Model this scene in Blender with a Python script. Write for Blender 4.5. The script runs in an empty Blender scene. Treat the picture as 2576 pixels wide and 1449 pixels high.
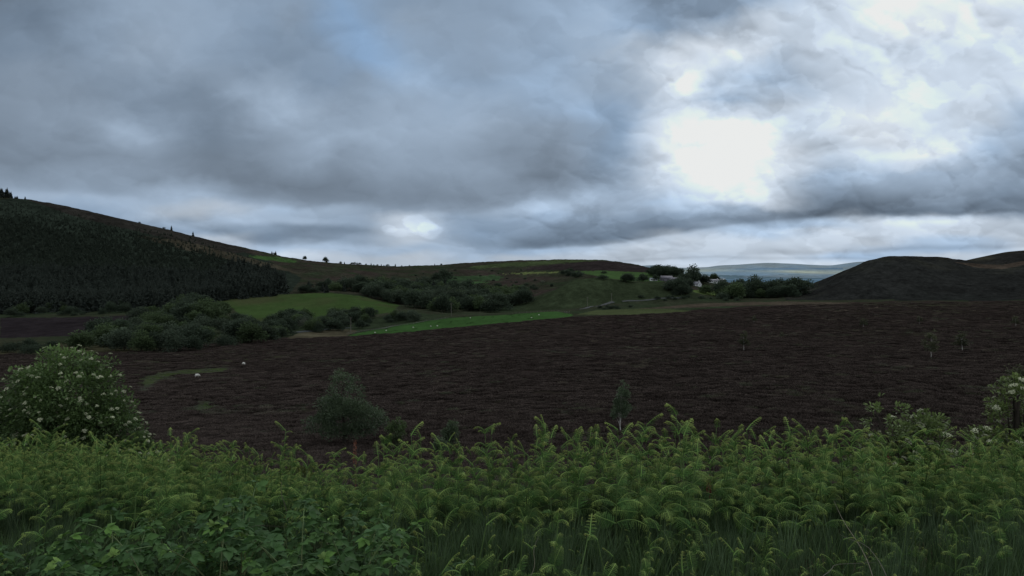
import bpy, math, random
import numpy as np

random.seed(7)
rng = np.random.default_rng(7)
SC = bpy.context.scene
COL = SC.collection
PI = math.pi

# ------------------------------------------------------------------ image coordinates
# Positions are image pixels, column b and row e, with an estimated distance Y:
# b = 1740*tan(bearing)+1288, e = 705 - 1740*tan(elevation), Y = forward distance (m)
F, CX, HY = 1740.0, 1288.0, 705.0
EYE = 2.0

def P(b, e, Y):
    return np.array([(b - CX) / F * Y, Y, EYE - (e - HY) / F * Y])

def zrel(e, Y):
    return -(e - HY) / F * Y

# ------------------------------------------------------------------ noise (numpy)
def _hash(ix, iy, s):
    h = (ix.astype(np.int64) * 374761393 + iy.astype(np.int64) * 668265263 + s * 974634777) & 0x7fffffff
    h = ((h ^ (h >> 13)) * 1274126177) & 0x7fffffff
    h = (h ^ (h >> 16)) & 0xffff
    return h / 65535.0

def vnoise(x, y, s=0):
    x = np.asarray(x, float); y = np.asarray(y, float)
    ix = np.floor(x); iy = np.floor(y)
    fx = x - ix; fy = y - iy
    fx = fx * fx * (3 - 2 * fx); fy = fy * fy * (3 - 2 * fy)
    a = _hash(ix, iy, s); b = _hash(ix + 1, iy, s); c = _hash(ix, iy + 1, s); d = _hash(ix + 1, iy + 1, s)
    return (a * (1 - fx) + b * fx) * (1 - fy) + (c * (1 - fx) + d * fx) * fy

def fbm(x, y, octv=4, s=0):
    t = 0; a = 0.5; n = 0
    for k in range(octv):
        t = t + a * vnoise(x * 2 ** k, y * 2 ** k, s + k * 17); n += a; a *= 0.5
    return t / n * 2 - 1

# ------------------------------------------------------------------ mesh helpers
def mesh_np(name, V, quads=None, tris=None, col=None, smooth=False, mat=None):
    me = bpy.data.meshes.new(name)
    V = np.asarray(V, np.float32)
    me.vertices.add(len(V)); me.vertices.foreach_set('co', V.ravel())
    loops = []; starts = []; pos = 0
    if quads is not None and len(quads):
        q = np.asarray(quads, np.int32); loops.append(q.ravel()); starts.append(np.arange(len(q)) * 4); pos = len(q) * 4
    if tris is not None and len(tris):
        t = np.asarray(tris, np.int32); loops.append(t.ravel()); starts.append(pos + np.arange(len(t)) * 3)
    L = np.concatenate(loops); S = np.concatenate(starts)
    me.loops.add(len(L)); me.loops.foreach_set('vertex_index', L)
    me.polygons.add(len(S)); me.polygons.foreach_set('loop_start', S.astype(np.int32))
    me.update(calc_edges=True)
    if smooth:
        me.polygons.foreach_set('use_smooth', np.ones(len(S), bool))
    if col is not None:
        ca = me.color_attributes.new('Col', 'FLOAT_COLOR', 'POINT')
        c = np.ones((len(V), 4), np.float32); c[:, :3] = np.asarray(col, np.float32)
        ca.data.foreach_set('color', c.ravel())
    me.validate()
    if mat is not None:
        me.materials.append(mat)
    return me

class MB:
    """collects pieces with one colour per vertex"""
    def __init__(s): s.V = []; s.Q = []; s.T = []; s.C = []; s.n = 0
    def add(s, V, Q=None, T=None, C=(1, 1, 1)):
        V = np.asarray(V, float)
        if Q is not None and len(Q): s.Q.append(np.asarray(Q) + s.n)
        if T is not None and len(T): s.T.append(np.asarray(T) + s.n)
        C = np.asarray(C, float)
        if C.ndim == 1: C = np.tile(C, (len(V), 1))
        s.V.append(V); s.C.append(C); s.n += len(V)
    def box(s, c, d, C=(1, 1, 1)):
        x, y, z = c; a, b, h = d[0] / 2, d[1] / 2, d[2] / 2
        V = [(x - a, y - b, z - h), (x + a, y - b, z - h), (x + a, y + b, z - h), (x - a, y + b, z - h),
             (x - a, y - b, z + h), (x + a, y - b, z + h), (x + a, y + b, z + h), (x - a, y + b, z + h)]
        s.add(V, [(0, 3, 2, 1), (4, 5, 6, 7), (0, 1, 5, 4), (1, 2, 6, 5), (2, 3, 7, 6), (3, 0, 4, 7)], None, C)
    def tube(s, pts, rad, n=6, C=(1, 1, 1)):
        pts = np.asarray(pts, float); m = len(pts)
        rad = np.broadcast_to(np.asarray(rad, float), (m,))
        d = np.gradient(pts, axis=0); d /= np.linalg.norm(d, axis=1)[:, None] + 1e-9
        up = np.where(np.abs(d[:, 2:3]) > 0.9, np.array([[1., 0, 0]]), np.array([[0, 0, 1.]]))
        a = np.cross(d, up); a /= np.linalg.norm(a, axis=1)[:, None] + 1e-9
        b = np.cross(d, a)
        th = np.arange(n) / n * 2 * PI
        V = (pts[:, None] + rad[:, None, None] * (np.cos(th)[None, :, None] * a[:, None] + np.sin(th)[None, :, None] * b[:, None])).reshape(-1, 3)
        i, j = np.meshgrid(np.arange(m - 1), np.arange(n), indexing='ij')
        j2 = (j + 1) % n
        Q = np.stack([i * n + j, i * n + j2, (i + 1) * n + j2, (i + 1) * n + j], -1).reshape(-1, 4)
        C = np.asarray(C, float)
        if C.ndim == 2: C = np.repeat(C, n, axis=0)
        s.add(V, Q, None, C)
    def mesh(s, name, mat, smooth=False):
        return mesh_np(name, np.concatenate(s.V), np.concatenate(s.Q) if s.Q else None,
                       np.concatenate(s.T) if s.T else None, np.concatenate(s.C), smooth, mat)

def leafquads(mb, P0, D, N, length, width, C, bend=0.15):
    """many diamond leaves: base P0, direction D, normal N"""
    P0 = np.asarray(P0); D = D / (np.linalg.norm(D, axis=1)[:, None] + 1e-9)
    S = np.cross(D, N); S /= np.linalg.norm(S, axis=1)[:, None] + 1e-9
    Nn = np.cross(S, D)
    L = np.broadcast_to(length, (len(P0),))[:, None]; W = np.broadcast_to(width, (len(P0),))[:, None]
    mid = P0 + D * L * 0.45 + Nn * L * bend
    V = np.stack([P0, mid + S * W * 0.5, P0 + D * L, mid - S * W * 0.5], 1).reshape(-1, 3)
    Q = np.arange(len(P0) * 4).reshape(-1, 4)
    mb.add(V, Q, None, np.repeat(np.asarray(C), 4, axis=0))

def runit(n):
    v = rng.normal(size=(n, 3)); return v / np.linalg.norm(v, axis=1)[:, None]

def link(name, me, parent=None, loc=None, col=COL):
    o = bpy.data.objects.new(name, me); col.objects.link(o)
    if parent is not None: o.parent = parent
    if loc is not None: o.location = loc
    return o

def tag(o, label=None, cat=None, group=None, kind=None):
    if label: o['label'] = label
    if cat: o['category'] = cat
    if group: o['group'] = group
    if kind: o['kind'] = kind
    return o

def empty(name, loc, rz=0.0, sc=1.0):
    o = bpy.data.objects.new(name, None); COL.objects.link(o)
    o.location = loc; o.rotation_euler = (0, 0, rz)
    o.scale = (sc,) * 3 if np.isscalar(sc) else sc
    o.empty_display_size = 0.2
    return o

# ------------------------------------------------------------------ materials
def nt(mat):
    mat.use_nodes = True; t = mat.node_tree; t.nodes.clear(); return t, t.nodes, t.links

def mat_leaf(name, var=0.25, transl=0.35, rough=0.6, nscale=3.0, mult=1.0, rnd=0.3, spec=0.25):
    m = bpy.data.materials.new(name); t, N, L = nt(m)
    at = N.new('ShaderNodeAttribute'); at.attribute_name = 'Col'
    tc = N.new('ShaderNodeTexCoord'); no = N.new('ShaderNodeTexNoise'); no.inputs['Scale'].default_value = nscale
    no.inputs['Detail'].default_value = 3
    L.new(tc.outputs['Object'], no.inputs['Vector'])
    mr = N.new('ShaderNodeMapRange'); mr.inputs['From Min'].default_value = 0.3; mr.inputs['From Max'].default_value = 0.7
    mr.inputs['To Min'].default_value = (1 - var) * mult; mr.inputs['To Max'].default_value = (1 + var) * mult
    L.new(no.outputs['Fac'], mr.inputs['Value'])
    oi = N.new('ShaderNodeObjectInfo')
    mr2 = N.new('ShaderNodeMapRange'); mr2.inputs['To Min'].default_value = 1 - rnd; mr2.inputs['To Max'].default_value = 1 + rnd
    L.new(oi.outputs['Random'], mr2.inputs['Value'])
    mu = N.new('ShaderNodeMath'); mu.operation = 'MULTIPLY'; L.new(mr.outputs[0], mu.inputs[0]); L.new(mr2.outputs[0], mu.inputs[1])
    sc = N.new('ShaderNodeVectorMath'); sc.operation = 'SCALE'; L.new(at.outputs['Color'], sc.inputs[0]); L.new(mu.outputs[0], sc.inputs['Scale'])
    b = N.new('ShaderNodeBsdfPrincipled'); b.inputs['Roughness'].default_value = rough
    b.inputs['Specular IOR Level'].default_value = spec
    L.new(sc.outputs[0], b.inputs['Base Color'])
    out = N.new('ShaderNodeOutputMaterial')
    if transl > 0:
        tr = N.new('ShaderNodeBsdfTranslucent'); L.new(sc.outputs[0], tr.inputs['Color'])
        mx = N.new('ShaderNodeMixShader'); mx.inputs[0].default_value = transl
        L.new(b.outputs[0], mx.inputs[1]); L.new(tr.outputs[0], mx.inputs[2]); L.new(mx.outputs[0], out.inputs['Surface'])
    else:
        L.new(b.outputs[0], out.inputs['Surface'])
    return m

def mat_ground(name, scales, amp=0.5, tint=None, bump=0.0, bscale=1.0, rough=0.95):
    """vertex colour x layered noise in world space"""
    m = bpy.data.materials.new(name); t, N, L = nt(m)
    at = N.new('ShaderNodeAttribute'); at.attribute_name = 'Col'
    tc = N.new('ShaderNodeTexCoord')
    cur = at.outputs['Color']; last = None
    for k, (s, a) in enumerate(scales):
        no = N.new('ShaderNodeTexNoise'); no.inputs['Scale'].default_value = s; no.inputs['Detail'].default_value = 5
        no.inputs['Roughness'].default_value = 0.65
        L.new(tc.outputs['Object'], no.inputs['Vector'])
        mr = N.new('ShaderNodeMapRange'); mr.inputs['From Min'].default_value = 0.3; mr.inputs['From Max'].default_value = 0.7
        mr.inputs['To Min'].default_value = 1 - a; mr.inputs['To Max'].default_value = 1 + a
        L.new(no.outputs['Fac'], mr.inputs['Value'])
        sc = N.new('ShaderNodeVectorMath'); sc.operation = 'SCALE'; L.new(cur, sc.inputs[0]); L.new(mr.outputs[0], sc.inputs['Scale'])
        cur = sc.outputs[0]; last = no
    if tint is not None:
        no = N.new('ShaderNodeTexNoise'); no.inputs['Scale'].default_value = tint[1]; no.inputs['Detail'].default_value = 6
        L.new(tc.outputs['Object'], no.inputs['Vector'])
        mr = N.new('ShaderNodeMapRange'); mr.inputs['From Min'].default_value = 0.5; mr.inputs['From Max'].default_value = 0.72
        L.new(no.outputs['Fac'], mr.inputs['Value'])
        mx = N.new('ShaderNodeMix'); mx.data_type = 'RGBA'
        mx.inputs[7].default_value = (*tint[0], 1)
        L.new(mr.outputs[0], mx.inputs[0]); L.new(cur, mx.inputs[6]); cur = mx.outputs[2]
    b = N.new('ShaderNodeBsdfPrincipled'); b.inputs['Roughness'].default_value = rough
    b.inputs['Specular IOR Level'].default_value = 0.0
    L.new(cur, b.inputs['Base Color'])
    if bump > 0:
        bn = N.new('ShaderNodeTexNoise'); bn.inputs['Scale'].default_value = bscale; bn.inputs['Detail'].default_value = 6
        bn.inputs['Roughness'].default_value = 0.7
        L.new(tc.outputs['Object'], bn.inputs['Vector'])
        bp = N.new('ShaderNodeBump'); bp.inputs['Strength'].default_value = 1.0; bp.inputs['Distance'].default_value = bump
        L.new(bn.outputs['Fac'], bp.inputs['Height']); L.new(bp.outputs[0], b.inputs['Normal'])
    out = N.new('ShaderNodeOutputMaterial'); L.new(b.outputs[0], out.inputs['Surface'])
    return m

def mat_plain(name, col, rough=0.7, var=0.15, scale=4.0, spec=0.3, bump=0.0):
    m = bpy.data.materials.new(name); t, N, L = nt(m)
    tc = N.new('ShaderNodeTexCoord'); no = N.new('ShaderNodeTexNoise'); no.inputs['Scale'].default_value = scale
    no.inputs['Detail'].default_value = 5
    L.new(tc.outputs['Object'], no.inputs['Vector'])
    mr = N.new('ShaderNodeMapRange'); mr.inputs['From Min'].default_value = 0.3; mr.inputs['From Max'].default_value = 0.7
    mr.inputs['To Min'].default_value = 1 - var; mr.inputs['To Max'].default_value = 1 + var
    L.new(no.outputs['Fac'], mr.inputs['Value'])
    rgb = N.new('ShaderNodeRGB'); rgb.outputs[0].default_value = (*col, 1)
    sc = N.new('ShaderNodeVectorMath'); sc.operation = 'SCALE'; L.new(rgb.outputs[0], sc.inputs[0]); L.new(mr.outputs[0], sc.inputs['Scale'])
    b = N.new('ShaderNodeBsdfPrincipled'); b.inputs['Roughness'].default_value = rough; b.inputs['Specular IOR Level'].default_value = spec
    L.new(sc.outputs[0], b.inputs['Base Color'])
    if bump:
        bp = N.new('ShaderNodeBump'); bp.inputs['Distance'].default_value = bump
        L.new(no.outputs['Fac'], bp.inputs['Height']); L.new(bp.outputs[0], b.inputs['Normal'])
    out = N.new('ShaderNodeOutputMaterial'); L.new(b.outputs[0], out.inputs['Surface'])
    return m

M = {}
M['fern'] = mat_leaf('fern_leaf', 0.30, 0.35, 0.65, 6.0, rnd=0.28, spec=0.10)
M['stem'] = mat_leaf('green_stem', 0.2, 0.0, 0.6, 10.0, rnd=0.2)
M['bramble'] = mat_leaf('bramble_leaf', 0.18, 0.3, 0.6, 14.0, rnd=0.25, spec=0.14)
M['grass'] = mat_leaf('grass_blade', 0.25, 0.3, 0.6, 3.0, rnd=0.3)
M['leaf'] = mat_leaf('tree_leaf', 0.35, 0.25, 0.7, 0.6, rnd=0.22, spec=0.1)
M['shrubleaf'] = mat_leaf('shrub_leaf', 0.30, 0.25, 0.55, 1.6, rnd=0.1, spec=0.25)
M['needle'] = mat_leaf('needle', 0.2, 0.1, 0.8, 0.5, rnd=0.14, spec=0.05)
M['heather'] = mat_leaf('heather', 0.35, 0.1, 0.9, 1.5, rnd=0.35, spec=0.0)
M['petal'] = mat_leaf('petal', 0.12, 0.2, 0.7, 20.0, rnd=0.25, spec=0.1)
M['bark'] = mat_plain('bark', (0.045, 0.038, 0.03), 0.9, 0.4, 8.0, 0.1)
M['birchbark'] = mat_plain('birch_bark', (0.42, 0.40, 0.37), 0.8, 0.45, 5.0, 0.1)
M['deadwood'] = mat_plain('dead_stalk', (0.30, 0.25, 0.17), 0.8, 0.3, 20.0, 0.1)

# ------------------------------------------------------------------ sky and light
COLX = [0, 130, 260, 390, 520, 650, 780, 910, 1040, 1170, 1300, 1430, 1560, 1690, 1820, 1950, 2080, 2210, 2340, 2470, 2576]
SKY = {
 -150: ([112,112,130,136,136,134,132,135,130,130,134,135,132,125,130,165,200,225,225,215,210], [2]*21),
 0:    ([104,106,134,141,140,137,136,137,130,131,135,138,131,126,128,152,200,234,232,226,220], [2.6,2.6,1.8,1.6,1.8,2,2.2,3.2,2.4,2,2,2,2.3,2.4,2,1.3,.8,.2,.3,.4,.5]),
 60:   ([108,110,136,143,139,134,131,142,138,134,139,147,150,138,178,186,205,226,224,200,203], [2.4,2.4,1.8,1.6,1.8,2.2,2.6,4.2,2.6,1.9,2,2,2.2,2.4,1.3,1.2,.8,.3,.4,.9,.8]),
 120:  ([114,115,130,143,138,131,129,145,144,137,142,152,176,180,224,198,200,203,205,192,203], [2,2,1.7,1.4,1.8,2.2,2.8,4.3,3,1.9,1.9,1.8,1.5,1.2,.2,1.1,.9,.8,.8,1.1,.8]),
 190:  ([124,122,124,130,137,129,127,134,158,142,152,163,186,230,198,180,188,206,202,206,207], [1.5,1.5,1.7,1.7,1.6,2,2.2,2.6,2.4,2.4,2.2,2.1,1.7,.2,1.3,2,1.4,.8,.9,.8,.8]),
 260:  ([121,124,121,120,122,152,142,134,149,155,151,151,162,202,172,188,210,218,212,196,166], [1.4,1.4,1.6,1.8,1.8,1.1,1.4,1.7,1.6,1.7,1.9,2.2,2.3,1.1,1.6,1.2,.4,.2,.4,.8,1.1]),
 330:  ([117,130,139,143,114,131,150,148,148,149,139,129,148,228,240,214,214,218,212,184,151], [1.2,1.1,1.1,1.1,1.8,1.4,1,1,1.1,1.3,1.3,1.6,2,.2,0,.6,.3,.2,.3,.7,1.1]),
 400:  ([114,119,123,130,110,122,130,123,142,134,119,120,152,232,240,222,204,212,216,172,138], [1,.9,.9,1,1.5,1.2,1.1,1.1,1,1.1,1.1,1.3,1.6,.2,0,.4,.7,.5,.5,.9,1.2]),
 450:  ([139,136,135,128,112,112,109,118,138,132,113,117,160,208,238,196,154,154,156,146,128], [.8,.8,.9,1,1.2,1,.8,.9,.9,.9,.9,1.1,1.4,.7,0,.7,1.2,1.2,1.1,1.3,1.6]),
 500:  ([152,158,158,168,158,134,118,120,128,126,144,152,158,168,206,176,128,121,122,117,113], [1.2,1.3,1.5,.8,.8,.8,.8,.9,.9,1,1,1.1,1.2,1,.4,.9,1.5,1.7,1.7,1.9,2]),
 527:  ([152,152,148,172,178,164,150,136,130,132,166,152,136,150,150,118,104,102,102,104,108], [1.5,2,2.4,1,.7,.8,.8,.8,.9,1.2,1.3,1.4,1.6,1.2,1,1.6,1.9,2,2,2,1.8]),
 556:  ([150,150,146,140,160,166,152,140,182,136,140,144,130,126,118,122,172,190,192,190,188], [1.5,2,2.3,2,1,.8,.8,.9,.4,1.8,2.1,1.9,2,2,1.9,1.9,1.2,.8,.8,.8,.8]),
 580:  ([150,150,146,136,132,134,118,122,198,142,134,134,126,118,140,174,188,188,180,180,184], [1.5,2,2.3,2.3,1.9,1.9,2,1.4,.3,2,2.4,2.1,2.1,2.2,1.5,1,.8,.8,.9,.9,.9]),
 605:  ([150,150,146,150,178,124,120,138,176,138,124,124,142,176,186,190,188,184,172,172,182], [1.5,2,2.3,1.8,1,1.9,1.9,1.1,.7,1.8,2.8,2.7,1.8,1,.8,.8,.8,.9,1.1,1.2,1]),
 628:  ([150,150,160,160,190,160,164,166,154,150,148,170,200,184,192,178,184,168,152,164,184], [1.5,2,1.8,1.5,.8,1.1,.8,.8,1.2,1.6,2.2,1.2,.7,1,.8,1.1,.9,1.4,2,1.6,1]),
 648:  ([160,160,170,170,190,196,196,176,176,174,182,192,196,188,180,186,168,164,180,196,202], [1,1,1,1,.7,.5,.5,.9,1,1,1,.8,.8,1,1.4,1,1.7,1.9,1.2,.8,.7]),
 672:  ([180]*9 + [184,190,196,200,204,206,204,198,196,200,204,204], [.9]*21),
 705:  ([190]*9 + [192,196,200,204,208,208,206,202,200,204,206,206], [.9]*21),
}
def srgb_lin(c):
    c = np.clip(c, 0, 1); return np.where(c <= 0.04045, c / 12.92, ((c + 0.055) / 1.055) ** 2.4)

SUN_EL, SUN_AZ = math.radians(32), math.radians(22)   # sun behind the bright gap on the right
def build_world():
    w = bpy.data.worlds.new("World"); SC.world = w; w.use_nodes = True
    t = w.node_tree; N = t.nodes; L = t.links; N.clear()
    def math_(op, a, b=None, c=None, clamp=False):
        n = N.new('ShaderNodeMath'); n.operation = op; n.use_clamp = clamp
        for i, v in enumerate((a, b, c)):
            if v is None: continue
            if isinstance(v, (int, float)): n.inputs[i].default_value = v
            else: L.new(v, n.inputs[i])
        return n.outputs[0]
    tc = N.new('ShaderNodeTexCoord')
    sp = N.new('ShaderNodeSeparateXYZ'); L.new(tc.outputs['Generated'], sp.inputs[0])
    x, y, z = sp.outputs
    ym = math_('MAXIMUM', y, 0.12)
    u = math_('DIVIDE', x, ym); v = math_('DIVIDE', z, ym)      # tangent of bearing and elevation
    # cloud layers seen in perspective: stretch the noise sideways towards the horizon
    vv = math_('POWER', math_('MAXIMUM', v, 0.0), 0.78)
    cv = N.new('ShaderNodeCombineXYZ'); L.new(u, cv.inputs[0]); L.new(math_('MULTIPLY', vv, 1.45), cv.inputs[1])
    def noise(scale, detail, rough, off, dist=0.0, src=None):
        mp = N.new('ShaderNodeMapping'); mp.inputs['Location'].default_value = off
        L.new(src or cv.outputs[0], mp.inputs[0])
        n = N.new('ShaderNodeTexNoise'); n.noise_dimensions = '2D'; n.inputs['Scale'].default_value = scale; n.inputs['Detail'].default_value = detail
        n.inputs['Roughness'].default_value = rough; n.inputs['Distortion'].default_value = dist
        L.new(mp.outputs[0], n.inputs['Vector']); return n
    n1 = noise(6.0, 5, 0.5, (3.1, 1.7, 0.3))
    n2 = noise(6.0, 5, 0.5, (9.4, 5.2, 4.3))
    # less vertical warp near the horizon
    vamp = math_('ADD', math_('MULTIPLY', math_('MINIMUM', math_('MAXIMUM', v, 0.0), 0.3), 0.42), 0.008)
    du = math_('MULTIPLY', math_('SUBTRACT', n1.outputs['Fac'], 0.5), 0.12)
    dv = math_('MULTIPLY', math_('MULTIPLY', math_('SUBTRACT', n2.outputs['Fac'], 0.5), 1.0), vamp)
    u2 = math_('ADD', u, du); v2 = math_('ADD', v, dv)
    b = math_('ADD', math_('MULTIPLY', u2, F), CX); e = math_('SUBTRACT', HY, math_('MULTIPLY', v2, F))
    tx = math_('DIVIDE', math_('ADD', b, 130.0), 2836.0, clamp=True)
    prev = None; pe = None
    for ey in sorted(SKY):
        Ls, Bs = SKY[ey]
        r = N.new('ShaderNodeValToRGB'); cr = r.color_ramp; cr.interpolation = 'CARDINAL'
        L.new(tx, r.inputs[0])
        for i, cx in enumerate(COLX):
            p = (cx + 130) / 2836.0
            Lm, B = Ls[i], (Bs[i] * .85 if Bs[i] > 2.45 and ey < 300 else min(max(Bs[i] * .5 + 1.25, 1.95), 2.35) if Ls[i] < 175 else max(1.15, Bs[i]) if Ls[i] < 215 else max(.8, Bs[i]))
            Lm = Lm + 18 * min(1, max(0, (190 - Lm) / 40.0))
            rgb = srgb_lin(np.array([Lm * (1 - 0.062 * B), Lm, Lm * (1 + 0.06 * B)]) / 255.0)
            B_=min(B, 3.2); rgb = srgb_lin(np.array([Lm * (1 - 0.055 * B_), Lm, Lm * (1 + 0.062 * B_)]) / 255.0)
            if i < 2: el = cr.elements[i]; el.position = p
            else: el = cr.elements.new(p)
            el.color = (*rgb, 1)
        if prev is None:
            prev = r.outputs[0]
        else:
            mr = N.new('ShaderNodeMapRange'); mr.interpolation_type = 'SMOOTHSTEP' if ey - pe < 32 else 'LINEAR'
            mr.inputs['From Min'].default_value = pe; mr.inputs['From Max'].default_value = ey
            L.new(e, mr.inputs['Value'])
            mx = N.new('ShaderNodeMix'); mx.data_type = 'RGBA'
            L.new(mr.outputs[0], mx.inputs[0]); L.new(prev, mx.inputs[6]); L.new(r.outputs[0], mx.inputs[7])
            prev = mx.outputs[2]
        pe = ey
    # cloud relief: bright upper rims and darker undersides of the billows
    wn = N.new('ShaderNodeTexNoise'); wn.noise_dimensions = '2D'; wn.inputs['Scale'].default_value = 9.0; wn.inputs['Detail'].default_value = 3; L.new(cv.outputs[0], wn.inputs['Vector'])
    wm = N.new('ShaderNodeVectorMath'); wm.operation = 'MULTIPLY_ADD'; L.new(wn.outputs['Color'], wm.inputs[0]); wm.inputs[1].default_value = (.05, .05, 0); L.new(cv.outputs[0], wm.inputs[2])
    def puff(scale, off, det=3):
        mp = N.new('ShaderNodeMapping'); mp.inputs['Location'].default_value = off; L.new(wm.outputs[0], mp.inputs[0])
        vo = N.new('ShaderNodeTexNoise'); vo.noise_dimensions = '2D'; vo.noise_type = 'RIDGED_MULTIFRACTAL'; vo.normalize = False
        vo.inputs['Scale'].default_value = scale; vo.inputs['Detail'].default_value = det; vo.inputs['Roughness'].default_value = .45; vo.inputs['Lacunarity'].default_value = 2.1
        vo.inputs['Offset'].default_value = 1.0; vo.inputs['Gain'].default_value = 1.2
        L.new(mp.outputs[0], vo.inputs['Vector']); return vo.outputs['Fac']
    def relief(scale, dx, dy, off, det=3):
        a_ = puff(scale, off, det); b_ = puff(scale, (off[0] + dx, off[1] + dy, off[2]), det)
        return math_('SUBTRACT', b_, a_), a_
    r1, h1 = relief(4.0, .006, .018, (1.1, 7.7, 0), 4)
    r2, h2 = relief(11.0, .003, .008, (4.1, 2.7, 0), 2)
    def edge(src, lo, hi):
        m_ = N.new('ShaderNodeMapRange'); m_.interpolation_type = 'SMOOTHSTEP'; m_.inputs['From Min'].default_value = lo; m_.inputs['From Max'].default_value = hi
        L.new(src, m_.inputs['Value']); return m_.outputs[0]
    e1 = edge(noise(4.2, 7, .50, (7.3, 3.3, 1.2), .1).outputs['Fac'], .47, .525)
    e2 = edge(noise(9.5, 6, .5, (2.3, 8.3, 5.2), .1).outputs['Fac'], .48, .53)
    n4 = noise(2.2, 4, .5, (5.0, .4, 8.2), .1)
    # crisp in the broken cloud low down and on the right, soft in the grey sheet overhead on the left
    crisp = math_('ADD', math_('MULTIPLY', edge(u, -.10, .30), .65), math_('MULTIPLY', math_('SUBTRACT', 1.0, edge(v, .03, .14)), .55))
    crisp = math_('MULTIPLY', math_('ADD', math_('MINIMUM', crisp, 1.0), .28), math_('ADD', .45, math_('MULTIPLY', edge(v, .01, .10), .55)))
    ff = math_('ADD', math_('MULTIPLY', r1, .27), math_('MULTIPLY', r2, .22))
    ff = math_('ADD', ff, math_('MULTIPLY', math_('SUBTRACT', .9, h1), .10))
    ff = math_('ADD', ff, math_('MULTIPLY', math_('SUBTRACT', e1, .5), .15))
    ff = math_('ADD', ff, math_('MULTIPLY', math_('SUBTRACT', e2, .5), .12))
    ff = math_('MULTIPLY', ff, crisp)
    ff = math_('ADD', ff, math_('ADD', math_('ADD', 1.03, math_('MULTIPLY', edge(u, .10, .32), .10)), math_('MULTIPLY', math_('SUBTRACT', n4.outputs['Fac'], .5), .20)))
    # named cloud bodies: flat-based banks and bright cumulus heads
    b0 = math_('ADD', math_('MULTIPLY', math_('ADD', u, math_('MULTIPLY', du, .5)), F), CX)
    ewob = math_('MULTIPLY', math_('SUBTRACT', n1.outputs['Fac'], .5), 26.0)
    e0 = math_('ADD', math_('SUBTRACT', HY, math_('MULTIPLY', v, F)), ewob)
    def bank(pts, up, strength, soft, rim=0.0, wob=1.0):
        nonlocal ff
        fc = N.new('ShaderNodeFloatCurve'); cu = fc.mapping.curves[0]
        x0, x1 = pts[0][0], pts[-1][0]
        mrx = N.new('ShaderNodeMapRange'); mrx.inputs['From Min'].default_value = x0; mrx.inputs['From Max'].default_value = x1; L.new(b0, mrx.inputs['Value'])
        L.new(mrx.outputs[0], fc.inputs['Value'])
        for i, (px, py) in enumerate(pts):
            p = ((px - x0) / (x1 - x0), py / 1000.0)
            if i == 0: cu.points[0].location = p
            elif i == len(pts) - 1: cu.points[-1].location = p
            else: cu.points.new(*p)
        fc.mapping.update()
        d = math_('SUBTRACT', e0, math_('MULTIPLY', fc.outputs[0], 1000.0))            # >0 below the base
        k = math_('MULTIPLY', edge(d, -up, -soft), math_('SUBTRACT', 1.0, edge(d, -soft, soft)))
        side = math_('MULTIPLY', edge(b0, x0 - 10, x0 + 90), math_('SUBTRACT', 1.0, edge(b0, x1 - 90, x1 + 10))) if x1 < 2560 else edge(b0, x0 - 10, x0 + 120)
        k = math_('MULTIPLY', k, side)
        ff = math_('SUBTRACT', ff, math_('MULTIPLY', k, strength))
        if rim:
            g = math_('MULTIPLY', edge(d, 0, soft * 1.6), math_('SUBTRACT', 1.0, edge(d, soft * 2, soft * 2 + 26)))
            ff = math_('ADD', ff, math_('MULTIPLY', math_('MULTIPLY', g, side), rim))
    bank([(1240, 640), (1400, 622), (1560, 603), (1700, 587), (1850, 570), (2000, 553), (2150, 546), (2300, 541), (2450, 535), (2700, 528)], 85, .26, 5, .13)
    bank([(400, 556), (520, 580), (620, 606), (690, 621), (780, 614), (880, 596)], 60, .22, 6, .10)
    bank([(470, 488), (600, 494), (760, 497), (900, 512), (1060, 528), (1200, 530), (1330, 500), (1480, 478), (1580, 430)], 120, .13, 12, .08)
    bank([(1850, 642), (2100, 634), (2300, 628), (2700, 622)], 15, .14, 4, .06)
    bank([(1380, 662), (1700, 655), (2050, 650), (2250, 655)], 9, .12, 3, .05)
    bank([(1700, 300), (1850, 296), (1960, 290), (2040, 250)], 110, .10, 10, .10)
    bank([(-100, 470), (120, 476), (300, 490), (420, 520)], 60, .08, 9, .08)
    hn = noise(26.0, 5, .55, (3.3, 6.1, 0)); hn2 = math_('MULTIPLY', math_('SUBTRACT', hn.outputs['Fac'], .5), 1.5)
    hn2 = math_('ADD', hn2, math_('MULTIPLY', math_('SUBTRACT', h1, .8), .30))
    for cx, cy, rx, ry, a_, sh in [(1060, 568, 44, 22, .26, .45), (1092, 584, 26, 20, .22, .4), (1010, 584, 46, 13, .16, .5), (985, 574, 30, 10, .16, .4), (1330, 515, 46, 20, .16, .5), (1470, 500, 55, 26, .14, .5), (1400, 545, 50, 20, .10, .5),
            (1730, 515, 55, 26, .10, .5), (1790, 548, 60, 20, .10, .5), (1560, 520, 50, 26, .08, .5), (1835, 385, 105, 80, .14, .7), (1740, 205, 60, 38, .22, .6), (1800, 75, 60, 45, .16, .6), (1890, 480, 40, 50, .14, .6), (2230, 30, 110, 50, .12, .7),
            (330, 335, 85, 45, .09, .8), (700, 270, 150, 50, .08, .8), (1030, 175, 80, 45, .09, .8), (2160, 455, 60, 22, .14, .6), (2380, 400, 50, 30, .10, .7), (1640, 620, 45, 13, .10, .4), (1520, 636, 70, 10, .08, .4), (2420, 590, 60, 14, .09, .4), (2100, 578, 60, 12, .08, .4)]:
        cx_ = math_('DIVIDE', math_('SUBTRACT', b0, float(cx)), float(rx)); cy_ = math_('DIVIDE', math_('SUBTRACT', e0, float(cy)), float(ry))
        r_ = math_('SQRT', math_('ADD', math_('MULTIPLY', cx_, cx_), math_('MULTIPLY', cy_, cy_)))
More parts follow.
